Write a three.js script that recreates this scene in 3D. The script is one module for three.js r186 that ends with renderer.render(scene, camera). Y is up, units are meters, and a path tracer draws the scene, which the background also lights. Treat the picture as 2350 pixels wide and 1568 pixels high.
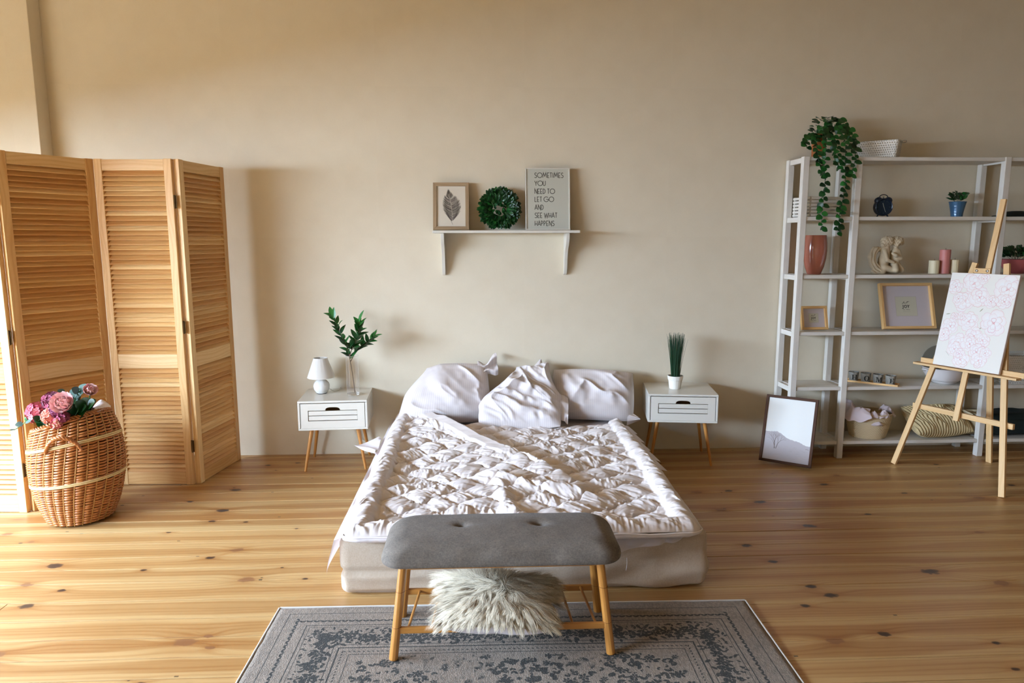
import * as THREE from 'three';
import { RoundedBoxGeometry } from 'three/addons/geometries/RoundedBoxGeometry.js';
import { mergeGeometries, toCreasedNormals } from 'three/addons/utils/BufferGeometryUtils.js';
import { MarchingCubes } from 'three/addons/objects/MarchingCubes.js';
import { RectAreaLightUniformsLib } from 'three/addons/lights/RectAreaLightUniformsLib.js';
import { FontLoader } from 'three/addons/loaders/FontLoader.js';
import { TextGeometry } from 'three/addons/geometries/TextGeometry.js';

// ------------------------------------------------------------------ camera, sky, daylight, exposure
const scene = new THREE.Scene();
const camera = new THREE.PerspectiveCamera(2 * Math.atan(784 / 1590) * 180 / Math.PI, 2350 / 1568, 0.05, 60);
camera.position.set(0, 1.53, 4.865);
camera.rotation.set(-8.44 * Math.PI / 180, -2.5 * Math.PI / 180, -0.1 * Math.PI / 180, 'YXZ');
scene.add(camera);
const renderer = new THREE.WebGLRenderer({ antialias: true });
renderer.toneMapping = THREE.LinearToneMapping;
renderer.toneMappingExposure = 1.0;
renderer.shadowMap.enabled = true;
// overcast sky: a little brighter overhead, dull ground below the horizon
const skyData = new Float32Array(64 * 32 * 4);
for (let y = 0, i = 0; y < 32; y++) for (let x = 0; x < 64; x++, i += 4) { const up = (y + 0.5) / 32 * 2 - 1, k = up > 0 ? 0.85 + 0.3 * up : 0; skyData.set(up > 0 ? [0.82 * k, 1.0 * k, 1.3 * k, 1] : [0.2, 0.19, 0.15, 1], i); }
const sky = new THREE.DataTexture(skyData, 64, 32, THREE.RGBAFormat, THREE.FloatType);
sky.mapping = THREE.EquirectangularReflectionMapping; sky.magFilter = THREE.LinearFilter; sky.needsUpdate = true;
scene.background = sky; scene.environment = sky;
scene.backgroundIntensity = scene.environmentIntensity = 5;
RectAreaLightUniformsLib.init();
// daylight: the bright sky above the roofs outside, falling in through the wide window of the left wall
const WIN = { z0: 1.3, z1: 5.9, y0: 0.1, y1: 2.12, x: -4.6 };
const daylight = new THREE.RectAreaLight(new THREE.Color().setRGB(0.78, 1.01, 1.33), 60, 9, 3.4);
daylight.name = 'window_daylight';
daylight.position.set(WIN.x - 1.7, 3.2, 4.1);
daylight.rotation.set(-18 * Math.PI / 180, -Math.PI / 2, 0, 'YXZ');
scene.add(daylight);

// ------------------------------------------------------------------ helpers
const V = (x, y, z) => new THREE.Vector3(x, y, z);
const PI = Math.PI, TAU = 2 * Math.PI, clamp = (x, a = 0, b = 1) => Math.min(b, Math.max(a, x)), lerp = (a, b, t) => a + (b - a) * t;
const smooth = (a, b, x) => { const t = clamp((x - a) / (b - a)); return t * t * (3 - 2 * t); };
function rng(seed) { let s = seed | 0; return () => { s = (s + 0x6d2b79f5) | 0; let t = Math.imul(s ^ (s >>> 15), 1 | s); t = (t + Math.imul(t ^ (t >>> 7), 61 | t)) ^ t; return ((t ^ (t >>> 14)) >>> 0) / 4294967296; }; }
const rand = rng(7), rr = (a, b) => a + (b - a) * rand();
const hash = (x, y, z = 0) => { let h = Math.imul(x, 374761393) ^ Math.imul(y, 668265263) ^ Math.imul(z, 1274126177); h = Math.imul(h ^ (h >>> 13), 1274126177); return ((h ^ (h >>> 16)) >>> 0) / 4294967296; };
function noise(x, y, s = 0) {                       // value noise, -1..1
  const i = Math.floor(x), j = Math.floor(y), a = x - i, b = y - j, u = a * a * (3 - 2 * a), v = b * b * (3 - 2 * b);
  return 2 * lerp(lerp(hash(i, j, s), hash(i + 1, j, s), u), lerp(hash(i, j + 1, s), hash(i + 1, j + 1, s), u), v) - 1;
}
const fbm = (x, y, o = 4, s = 0) => { let t = 0, a = 0.5; for (let k = 0; k < o; k++) { t += a * noise(x, y, s + k); x *= 2.03; y *= 2.03; a *= 0.5; } return t; };
function tex(w, h, fn, { srgb = true, wrap = true, rep } = {}) {
  const d = new Uint8Array(w * h * 4), o = [0, 0, 0];
  for (let y = 0, i = 0; y < h; y++) for (let x = 0; x < w; x++, i += 4) { fn(x, y, o); d[i] = clamp(o[0], 0, 255); d[i + 1] = clamp(o[1], 0, 255); d[i + 2] = clamp(o[2], 0, 255); d[i + 3] = 255; }
  const t = new THREE.DataTexture(d, w, h);
  t.magFilter = THREE.LinearFilter; t.minFilter = THREE.LinearMipmapLinearFilter; t.generateMipmaps = true;
  t.wrapS = t.wrapT = wrap ? THREE.RepeatWrapping : THREE.ClampToEdgeWrapping;
  if (srgb) t.colorSpace = THREE.SRGBColorSpace;
  if (rep) t.repeat.set(...rep);
  t.needsUpdate = true;
  return t;
}
function canvasTex(w, h, draw, { srgb = true, wrap = false } = {}) {
  const c = document.createElement('canvas'); c.width = w; c.height = h;
  draw(c.getContext('2d'), w, h);
  const t = new THREE.CanvasTexture(c);
  if (srgb) t.colorSpace = THREE.SRGBColorSpace;
  t.wrapS = t.wrapT = wrap ? THREE.RepeatWrapping : THREE.ClampToEdgeWrapping;
  return t;
}
const mat = (color, o = {}) => new THREE.MeshPhysicalMaterial({ color, roughness: 0.6, ...o });
const counts = {};
const numbered = (n) => { const k = counts[n] = (counts[n] ?? -1) + 1; return k ? n + '_' + String(k).padStart(3, '0') : n; };
function dress(m) { m.castShadow = m.receiveShadow = true; return m; }
function thing(name, label, category, pos = [0, 0, 0], turn = 0, group) {
  const o = new THREE.Group(); o.name = numbered(name); o.position.set(...pos); o.rotation.set(0, turn, 0, 'YXZ');
  o.userData = { label, category }; if (group) o.userData.group = group;
  scene.add(o); return o;
}
function part(name, geo, m, parent, label) {
  const o = dress(new THREE.Mesh(geo, m)); o.name = name; if (label) o.userData.label = label; parent.add(o); return o;
}
function sub(name, parent, pos = [0, 0, 0], turn = 0) { const o = new THREE.Group(); o.name = name; o.position.set(...pos); o.rotation.set(0, turn, 0, 'YXZ'); parent.add(o); return o; }
function whole(name, geo, m, label, category, pos = [0, 0, 0], turn = 0, group) {
  const o = dress(new THREE.Mesh(geo, m)); o.name = numbered(name); o.position.set(...pos); o.rotation.set(0, turn, 0, 'YXZ');
  o.userData = { label, category }; if (group) o.userData.group = group; scene.add(o); return o;
}
function struct(name, geo, m, pos = [0, 0, 0]) { const o = geo ? dress(new THREE.Mesh(geo, m)) : new THREE.Group(); o.name = name; o.position.set(...pos); o.userData = { kind: 'structure' }; scene.add(o); return o; }
const plain = (g) => { g = g.index ? g.toNonIndexed() : g; for (const k of Object.keys(g.attributes)) if (!['position', 'normal', 'uv'].includes(k)) g.deleteAttribute(k); return g; };
const merge = (list) => mergeGeometries(list.map(plain), false);
const at = (g, x = 0, y = 0, z = 0, rx = 0, ry = 0, rz = 0) => { g.applyMatrix4(new THREE.Matrix4().compose(V(x, y, z), new THREE.Quaternion().setFromEuler(new THREE.Euler(rx, ry, rz, 'YXZ')), V(1, 1, 1))); return g; };
// box with eased edges and uv in metres, u along the longest side (the grain)
function bev(w, h, d, r = 0.002, off = [rand(), rand()]) {
  const g = r > 0 ? new RoundedBoxGeometry(w, h, d, 1, Math.min(r, w / 2.2, h / 2.2, d / 2.2)) : new THREE.BoxGeometry(w, h, d).toNonIndexed();
  const p = g.attributes.position, n = g.attributes.normal, uv = g.attributes.uv, s = [w, h, d];
  for (let i = 0; i < p.count; i++) {
    const a = [Math.abs(n.getX(i)), Math.abs(n.getY(i)), Math.abs(n.getZ(i))], k = a.indexOf(Math.max(...a));
    const [e, f] = [0, 1, 2].filter((x) => x !== k).sort((x, y) => s[y] - s[x]);
    uv.setXY(i, p.getComponent(i, e) + off[0], p.getComponent(i, f) + off[1] + k * 0.13);
  }
  return plain(g);
}
// a straight bar of rectangular section between two points; `face` is roughly where its width w faces sideways
function bar(a, b, w, d, side = V(1, 0, 0), r = 0.002) {
  const dir = b.clone().sub(a), L = dir.length(); dir.normalize();
  const x = side.clone().addScaledVector(dir, -side.dot(dir)).normalize(), z = x.clone().cross(dir);
  const g = bev(w, L, d, r);
  g.applyMatrix4(new THREE.Matrix4().makeBasis(x, dir, z).setPosition(a.clone().add(b).multiplyScalar(0.5)));
  return g;
}
// round rod between two points, radii at both ends, closed, uv in metres
function rod(a, b, r0, r1 = r0, seg = 14) {
  const dir = b.clone().sub(a), L = dir.length(), e = Math.min(r0, r1) * 0.25;
  const g = new THREE.LatheGeometry([[0, 0], [r0 - e, 0], [r0, e], [r1, L - e], [r1 - e, L], [0, L]].map(([x, y]) => new THREE.Vector2(x, y)), seg);
  const uv = g.attributes.uv, p = g.attributes.position, o = rand();
  for (let i = 0; i < uv.count; i++) uv.setXY(i, p.getY(i) + o, uv.getX(i) * TAU * r0 + o);
  g.applyQuaternion(new THREE.Quaternion().setFromUnitVectors(V(0, 1, 0), dir.normalize())); g.translate(a.x, a.y, a.z);
  return plain(toCreasedNormals(g, 0.7));
}
function lathe(profile, seg = 40, crease = 0.6) { return plain(toCreasedNormals(new THREE.LatheGeometry(profile.map(([x, y]) => new THREE.Vector2(Math.max(x, 0), y)), seg), crease)); }
// tube along points with radius function; closed caps by tapering
function tube(pts, rad, radial = 8, n = 0, closed = false) {
  const c = new THREE.CatmullRomCurve3(pts, closed), N = n || pts.length * 4, fr = c.computeFrenetFrames(N, closed), P = [], UV = [], I = [], L = c.getLength();
  for (let i = 0; i <= N; i++) {
    const q = c.getPointAt(i / N), r = typeof rad === 'function' ? rad(i / N) : rad;
    for (let j = 0; j <= radial; j++) {
      const a = j / radial * TAU, k = fr.normals[i].clone().multiplyScalar(Math.cos(a) * r).addScaledVector(fr.binormals[i], Math.sin(a) * r).add(q);
      P.push(k.x, k.y, k.z); UV.push(i / N * L, j / radial * TAU * r);
    }
  }
  for (let i = 0; i < N; i++) for (let j = 0; j < radial; j++) { const a = i * (radial + 1) + j, b = a + radial + 1; I.push(a, a + 1, b, a + 1, b + 1, b); }
  if (!closed) for (const [i, f] of [[0, 0], [N, 1]]) { const q = c.getPointAt(i / N), k = P.length / 3; P.push(q.x, q.y, q.z); UV.push(0, 0); for (let j = 0; j < radial; j++) { const a = i * (radial + 1) + j; f ? I.push(a, a + 1, k) : I.push(a + 1, a, k); } }
  const g = new THREE.BufferGeometry(); g.setAttribute('position', new THREE.Float32BufferAttribute(P, 3)); g.setAttribute('uv', new THREE.Float32BufferAttribute(UV, 2)); g.setIndex(I); g.computeVertexNormals(); return g;
}
// grid surface: fn(u, v, out) with u, v in 0..1 fills out = [x, y, z, s, t]
function sheet(nu, nv, fn, flip = false) {
  const P = new Float32Array((nu + 1) * (nv + 1) * 3), UV = new Float32Array((nu + 1) * (nv + 1) * 2), I = [], o = [0, 0, 0, 0, 0];
  for (let j = 0, k = 0; j <= nv; j++) for (let i = 0; i <= nu; i++, k++) { o[3] = i / nu; o[4] = j / nv; fn(i / nu, j / nv, o); P.set([o[0], o[1], o[2]], k * 3); UV.set([o[3], o[4]], k * 2); }
  for (let j = 0; j < nv; j++) for (let i = 0; i < nu; i++) { const a = j * (nu + 1) + i, b = a + nu + 1; flip ? I.push(a, b, a + 1, a + 1, b, b + 1) : I.push(a, a + 1, b, a + 1, b + 1, b); }
  const g = new THREE.BufferGeometry(); g.setAttribute('position', new THREE.BufferAttribute(P, 3)); g.setAttribute('uv', new THREE.BufferAttribute(UV, 2)); g.setIndex(I); g.computeVertexNormals(); return g;
}
function extrude(pts, depth, bevel = 0.002, curve = false, holes = []) {
  const s = curve ? new THREE.Shape(new THREE.SplineCurve(pts.map(([x, y]) => new THREE.Vector2(x, y))).getPoints(pts.length * 5)) : new THREE.Shape(pts.map(([x, y]) => new THREE.Vector2(x, y)));
  for (const h of holes) s.holes.push(new THREE.Path(h.map(([x, y]) => new THREE.Vector2(x, y))));
  return plain(new THREE.ExtrudeGeometry(s, { depth: depth - 2 * bevel, bevelEnabled: bevel > 0, bevelThickness: bevel, bevelSize: bevel, bevelOffset: -bevel, bevelSegments: 2, curveSegments: 12 }).translate(0, 0, bevel));
}
// merge many small copies: list of Matrix4 applied to one geometry -> indexed-free geometry
function scatter(geo, mats) { const g = plain(geo.clone()); return mergeGeometries(mats.map((m) => g.clone().applyMatrix4(m)), false); }
const M4 = (p, q, s = 1) => new THREE.Matrix4().compose(p, q, typeof s === 'number' ? V(s, s, s) : s);
const settle = (o, y) => { o.updateMatrixWorld(true); const b = new THREE.Box3().setFromObject(o, true); o.position.y += y - b.min.y; };
const facing = (dir, up = V(0, 1, 0)) => { const z = dir.clone().normalize(), x = up.clone().cross(z); if (x.lengthSq() < 1e-6) x.set(1, 0, 0); x.normalize(); return new THREE.Quaternion().setFromRotationMatrix(new THREE.Matrix4().makeBasis(x, z.clone().cross(x), z)); };

// ------------------------------------------------------------------ materials
function woodTex(seed, light, dark, knots = 5, w = 1024, h = 512) {     // 1 m x 0.5 m of board, grain along u
  const R = rng(seed), K = Array.from({ length: knots }, () => [R() * w, R() * h, 4 + R() * 7]);
  return tex(w, h, (x, y, o) => {
    const k = x / w;
    let yy = y + 9 * Math.sin(k * TAU) * noise(y / 70, seed) + 4 * Math.sin(2 * k * TAU + 1 + y / 60), dk = 0;
    for (const [kx, ky, s] of K) { let dx = Math.abs(x - kx); dx = Math.min(dx, w - dx); const dy = y - ky, e = Math.exp(-(dx * dx) / (s * s * 22) - dy * dy / (s * s * 5)); yy += e * Math.sign(dy || 1) * s * 1.3; const q = dx * dx / (s * s * 1.8) + dy * dy / (s * s); dk = Math.max(dk, q < 1.4 ? 1 - q / 1.4 : 0); }
    const band = 0.5 + 0.5 * noise(yy / 26, 3.5 + Math.sin(k * TAU) * 0.3, seed), line = Math.pow(0.5 + 0.5 * Math.sin(yy * 0.55 + 3 * noise(yy / 14, 0.5, seed + 5)), 2), fib = noise(x / 22, yy * 1.1, seed + 9) * 0.5 + noise(x / 7, yy * 2.2, seed + 4) * 0.3;
    const t = clamp(0.42 * band + 0.3 * line + 0.14 * fib + 0.1), e = Math.sqrt(dk);
    for (let c = 0; c < 3; c++) o[c] = lerp(lerp(light[c], dark[c], t), dark[c] * 0.5, e * 0.75);
  });
}
const pineTex = woodTex(11, [234, 200, 144], [206, 156, 92], 0);
const PINE = [[1, 1, 1], [0.9, 0.8, 0.66], [1.08, 1.08, 1.08], [0.8, 0.64, 0.48], [0.97, 0.91, 0.84]].map((c) => mat(new THREE.Color().setRGB(...c), { map: pineTex, roughness: 0.5, clearcoat: 0.12, clearcoatRoughness: 0.4 }));
const pine = (i) => PINE[i % PINE.length];
const easelMat = mat(new THREE.Color().setRGB(1.02, 1.0, 0.97), { map: woodTex(23, [232, 198, 148], [216, 172, 112], 0), roughness: 0.5 });
const bambooTex = woodTex(31, [196, 138, 66], [166, 106, 42], 0);
const bamboo = mat(0xffffff, { map: bambooTex, roughness: 0.38, clearcoat: 0.3, clearcoatRoughness: 0.25 });
const bambooNode = mat(0x8a5420, { roughness: 0.5 });
const legWood = mat(new THREE.Color().setRGB(1.0, 0.97, 0.92), { map: bambooTex, roughness: 0.42, clearcoat: 0.2, clearcoatRoughness: 0.3 });
const oakTex = woodTex(41, [176, 150, 116], [138, 112, 82], 0);
const oak = mat(0xffffff, { map: oakTex, roughness: 0.65 });
const walnut = mat(0xffffff, { map: woodTex(51, [88, 52, 28], [44, 25, 12], 0), roughness: 0.75 });
const speckle = (a, b, n = 256, f = 1) => tex(n, n, (x, y, o) => { const t = 0.5 + 0.5 * hash(x * f | 0, y * f | 0, 77); for (let c = 0; c < 3; c++) o[c] = lerp(a[c], b[c], t); });
const whiteLacquer = mat(0xd9d4c8, { roughness: 0.32, clearcoat: 0.25, clearcoatRoughness: 0.2 });
const shelfPaint = mat(0xffffff, { roughness: 0.55, map: tex(256, 256, (x, y, o) => { const t = 0.5 + 0.5 * noise(x / 40, y / 3.2, 5), u = fbm(x / 18, y / 18, 3, 6); o[0] = 226 - 10 * t + 5 * u; o[1] = 221 - 11 * t + 5 * u; o[2] = 212 - 13 * t + 5 * u; }) });
const ceramic = mat(0xe8e6e1, { roughness: 0.28, clearcoat: 0.4, clearcoatRoughness: 0.15 });
const dark = mat(0x15130f, { roughness: 0.7 });
const steel = mat(0xb9b9b4, { metalness: 1, roughness: 0.28 });
const brass = mat(0x5a4326, { metalness: 0.9, roughness: 0.42 });
const stemBrown = mat(0x4e3826, { roughness: 0.8 });
const soil = mat(0x33261a, { roughness: 1, bumpMap: speckle([0, 0, 0], [255, 255, 255], 64), bumpScale: 0.002 });
const melange = (a, b, seed) => tex(512, 512, (x, y, o) => { const t = clamp(0.5 + 0.28 * noise(x / 2.5, y / 5, seed) + 0.22 * noise(x / 6, y / 2.5, seed + 1) + 0.25 * fbm(x / 40, y / 40, 3, seed + 2) + 0.16 * (hash(x, y, seed) - 0.5)); for (let c = 0; c < 3; c++) o[c] = lerp(a[c], b[c], t); }, { rep: [2, 2] });   // half a metre square, threads of a few millimetres
const beigeFabric = mat(0xffffff, { map: melange([184, 164, 142], [200, 184, 164], 3), roughness: 0.95, sheen: 0.3, sheenColor: new THREE.Color(0.8, 0.75, 0.7), sheenRoughness: 0.6 });

const cotton = mat(0xe6dedd, { roughness: 0.9, sheen: 0.25, sheenColor: new THREE.Color(1, 1, 1), sheenRoughness: 0.5 });
const stripeCotton = mat(0xffffff, { roughness: 0.85, map: tex(64, 8, (x, y, o) => { const s = smooth(20, 24, x) - smooth(40, 44, x); o[0] = 218 - 9 * s; o[1] = 209 - 10 * s; o[2] = 206 - 8 * s; }), sheen: 0.3, sheenColor: new THREE.Color(1, 1, 1), sheenRoughness: 0.45 });
const satin = mat(0xd9cfca, { roughness: 0.62, sheen: 0.35, sheenColor: new THREE.Color(1, 1, 1), sheenRoughness: 0.4 });
const LEAF = [0x175a1e, 0x0f4518, 0x23702a, 0x0c3a16].map((c) => mat(c, { roughness: 0.42, side: THREE.DoubleSide, transmission: 0.12, clearcoat: 0.25, clearcoatRoughness: 0.35 }));
const glass = mat(0xffffff, { roughness: 0.0, transmission: 1, thickness: 0, ior: 1.45 });
const paper = (t) => mat(0xffffff, { map: t, roughness: 0.85 });

// ------------------------------------------------------------------ the room
const plaster = tex(512, 512, (x, y, o) => { const t = fbm(x / 60, y / 60, 5, 2), g = hash(x, y, 4) - 0.5; o[0] = 221 + 3 * t + 3 * g; o[1] = 209 + 3.5 * t + 3 * g; o[2] = 185 + 4 * t + 3 * g; });
const wallPaint = mat(0xffffff, { map: plaster, roughness: 0.92, bumpMap: plaster, bumpScale: 0.0012 });
const ceilingPaint = mat(new THREE.Color().setRGB(0.66, 0.54, 0.4), { roughness: 0.95 });
function slab(w, h, d, x, y, z) { return at(bev(w, h, d, 0, [0, 0]), x, y, z); }
const RX = 7.2, BZ = 9.0, CH = 3.6;
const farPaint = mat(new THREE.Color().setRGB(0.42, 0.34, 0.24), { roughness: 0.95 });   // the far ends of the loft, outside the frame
struct('wall_back', slab(13, CH, 0.2, 1.3, CH / 2, -0.1), wallPaint);
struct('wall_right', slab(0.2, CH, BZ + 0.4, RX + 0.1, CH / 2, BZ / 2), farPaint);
struct('wall_front', slab(13, CH, 0.2, 1.3, CH / 2, BZ + 0.1), wallPaint);
struct('ceiling', slab(13, 0.2, BZ + 0.4, 1.3, CH + 0.1, BZ / 2), ceilingPaint);
struct('wall_left', merge([
  slab(0.3, CH, WIN.z0 + 0.2, WIN.x - 0.15, CH / 2, (WIN.z0 - 0.2) / 2),
  slab(0.3, CH, BZ + 0.2 - WIN.z1, WIN.x - 0.15, CH / 2, (BZ + 0.2 + WIN.z1) / 2),
  slab(0.3, WIN.y0, WIN.z1 - WIN.z0, WIN.x - 0.15, WIN.y0 / 2, (WIN.z0 + WIN.z1) / 2),
  slab(0.3, CH - WIN.y1, WIN.z1 - WIN.z0, WIN.x - 0.15, (CH + WIN.y1) / 2, (WIN.z0 + WIN.z1) / 2)]), wallPaint);
struct('pillar_corner', at(bev(1.8, CH, 0.13, 0.004, [0, 0]), -2.835 - 0.9, CH / 2, 0.065), wallPaint);
{ // the window itself, outside the frame on the left
  const w = struct('window_1', null, null, [WIN.x - 0.06, 0, 0]), zs = [WIN.z0, lerp(WIN.z0, WIN.z1, 1 / 4), lerp(WIN.z0, WIN.z1, 2 / 4), lerp(WIN.z0, WIN.z1, 3 / 4), WIN.z1], f = [];
  for (const y of [WIN.y0 + 0.03, WIN.y1 - 0.03]) f.push(at(bev(0.07, 0.06, WIN.z1 - WIN.z0, 0.004), 0, y, (WIN.z0 + WIN.z1) / 2));
  for (let i = 0; i < 5; i++) f.push(at(bev(0.07, WIN.y1 - WIN.y0, 0.06, 0.004), 0, (WIN.y0 + WIN.y1) / 2, zs[i] + (i === 0 ? 0.03 : i === 4 ? -0.03 : 0)));
  part('window_frame', merge(f), whiteLacquer, w);
}
// floor: every board is a mesh of its own; the two textures hold the boards' grain and knots in metres
const BZS = [-0.02, 0.05, 0.19, 0.33, 0.47, 0.61, 0.75, 0.89, 1.03, 1.17, 1.31, 1.453, 1.61, 1.733, 1.867, 2.028, 2.178, 2.316, 2.45, 2.575, 2.71, 2.85, 2.99];
const KNOTS = [[-1.84,0.40,2],[-1.55,0.66,0.6],[-1.53,0.70,2.2],[-1.47,0.23,1.4],[-1.28,0.19,1.2],[-2.1,0.92,0.8],[-2.3,0.93,1.3],[-1.73,0.88,1.3],[-1.49,1.03,2.4],[-1.49,1.18,1.4],[-1.66,1.32,1],[-1.3,1.2,0.9],[-2.03,1.68,2.6],[-2.62,1.66,-3],[-1.23,1.55,-2.2],[-1.33,1.63,1.6],[-2.05,1.86,-1.9],[-1.86,1.92,1.2],[-1.93,2.05,2],[-1.08,1.86,-2.3],[-1.83,2.4,-2.8],[-1.93,2.48,1.6],[-1.15,2.35,-3],[-1.2,2.6,1.2],[-2.35,0.5,1],[-2.5,1.3,-1.8],[-2.9,1.05,1.5],[-1.0,1.3,0.7],[-0.95,1.75,0.6],
  [2.14,0.78,2],[1.5,0.86,1.6],[2.3,0.62,-1.5],[1.62,1.05,2.4],[2.55,0.95,1.2],[2.95,1.05,-2.2],[3.3,0.85,1.6],[1.35,1.16,-1.8],[2.15,1.26,1.3],[1.75,1.4,2.3],[2.6,1.52,-1.6],[1.32,1.62,1.8],[1.38,1.8,1.5],[2.07,1.93,2.7],[2.32,2.05,-2.4],[1.45,2.04,1.7],[1.5,2.12,2],[2.9,1.72,1.6],[3.1,1.33,-1.3],[1.35,2.2,1.3],[2.6,2.28,2.4],[2.35,2.4,-2.2],[1.56,2.42,1.7],[1.95,2.5,1.2],[2.8,2.62,-1.8],[1.9,2.66,1.1],[2.95,2.1,1.5],[3.4,1.9,1.4],[0.6,0.5,1],[3.7,1.4,2],[3.9,0.7,1.4]];
{ const R = rng(19); for (let i = 0; i < 46; i++) KNOTS.push([-3.2 + 7.4 * R(), 0.1 + 2.7 * R(), R() < 0.4 ? -(0.7 + 1.6 * R()) : 0.35 + 1.2 * R() * R()]); }
function floorTex(x0) {
  const W = 2048, H = 1600, ppm = 525, pl = [195, 160, 107], he = [156, 107, 54];
  const K = KNOTS.filter((k) => k[0] > x0 - 0.4 && k[0] < x0 + 4.3).map(([x, z, s]) => ({ x: (x - x0) * ppm, y: z * ppm, s: Math.abs(s) * 5.2, light: s < 0, a: hash(x * 100 | 0, z * 100 | 0) * 0.5 - 0.25 }));
  const rows = []; for (let y = 0; y < H; y++) { const z = y / ppm; let b = 0; while (b < BZS.length - 1 && z >= BZS[b + 1]) b++; rows.push([b, (BZS[b] ?? 0) * ppm, K.filter((k) => Math.abs(k.y - y) < k.s * 7)]); }
  return tex(W, H, (px, y, o) => {
    const [b, y0, near] = rows[y], x = px + x0 * ppm;
    let yy = y + 5 * noise(x / 420, b * 3.1, 8) + 2 * noise(x / 120, y / 30, 12), kn = 0, ring = 0, kl = 0;
    for (const k of near) {
      const dx = px - k.x, dy = y - k.y - dx * k.a * 0.4; if (Math.abs(dx) > k.s * 13) continue;
      const e = Math.exp(-(dx * dx) / (k.s * k.s * 26) - dy * dy / (k.s * k.s * 7));
      yy += e * Math.tanh(dy / k.s * 1.6) * k.s * 1.6; ring = Math.max(ring, e);
      const q = Math.sqrt(dx * dx / (k.s * k.s * 2.2) + dy * dy / (k.s * k.s * 0.75)) + 0.25 * noise(px / 7, y / 5, 31);
      const m = smooth(1.25, 0.75, q); if (m > kn) { kn = m; kl = k.light; if (!k.light) kn *= 0.75 + 0.25 * smooth(0.9, 0.4, q); }
    }
    const seedb = b * 17 + 3, cy = (yy - y0) / (0.14 * ppm);
    const heart = smooth(0.34, 0.16, Math.abs(cy - 0.5 - 0.22 * noise(x / 700, b, 41) - 0.1 * (hash(b, 3) - 0.5)) - 0.12 * noise(x / 260, b * 2.2, 42)) * (0.35 + 0.65 * hash(b, 9));
    const line = Math.pow(0.5 + 0.5 * Math.sin(yy * (0.42 + 0.2 * hash(b, 5)) + 5 * noise(yy / 22, x / 1500, seedb)), 3);
    const fib = noise(x / 60, yy * 0.9, 51) * 0.55 + noise(x / 16, yy * 1.7, 52) * 0.35, tone = hash(b, 21) - 0.5, sp = hash(x >> 3, y >> 2, 66) > 0.99975 ? 1 : 0;
    const t = clamp(0.08 + 0.52 * heart + 0.26 * line + 0.13 * fib + 0.32 * tone + 0.4 * ring * ring, -0.15, 1.15);
    for (let c = 0; c < 3; c++) {
      let v = lerp(pl[c], he[c], t * 1.15) * (1 + 0.05 * tone);
      v = lerp(v, kl ? [128, 82, 48][c] : [48, 28, 17][c], clamp(kn) * (kl ? 0.75 : 0.92));
      o[c] = sp ? v * 0.5 : v;
    }
  }, { wrap: true });
}
const floorMats = [[-3.5], [0.4]].map(([x0]) => { const t = floorTex(x0); t.wrapS = t.wrapT = THREE.MirroredRepeatWrapping; return [x0, mat(0xffffff, { map: t, roughness: 0.55, specularIntensity: 0.7, clearcoat: 0.6, clearcoatRoughness: 0.36 })]; });
{
  const fl = struct('floor', slab(12.2, 0.12, BZ + 0.3, RX - 6.0, -0.085, BZ / 2 - 0.05), dark);
  const zs = BZS.slice(); while (zs[zs.length - 1] < BZ) zs.push(zs[zs.length - 1] + 0.14);
  const R = rng(5);
  zs.slice(0, -1).forEach((z0, i) => {
    const z1 = zs[i + 1], cuts = [-4.7, 0.4 + (R() - 0.5) * 0.6, RX];
    if (i === 15) cuts.splice(1, 0, -2.02); if (i === 4) cuts.splice(1, 0, -1.9);
    for (let k = 0; k < cuts.length - 1; k++) {
      const x0 = cuts[k], x1 = cuts[k + 1], [tx, m] = floorMats[(x0 + x1) / 2 > 0.4 ? 1 : 0], dy = (R() - 0.5) * 0.0012;
      const g = at(bev(x1 - x0 - 0.0016, 0.024, z1 - z0 - 0.003, 0.0018, [0, 0]), (x0 + x1) / 2, -0.0125 + dy, (z0 + z1) / 2);
      const p = g.attributes.position, uv = g.attributes.uv;
      for (let q = 0; q < uv.count; q++) uv.setXY(q, (p.getX(q) - tx) / (2048 / 525), p.getZ(q) / (1600 / 525));
      part('floor_board', g, m, fl);
    }
  });
}
{ // thin skirting line where the plaster meets the boards is only a shadow gap in the photo; a low grey bead closes it on the right
}

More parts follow.
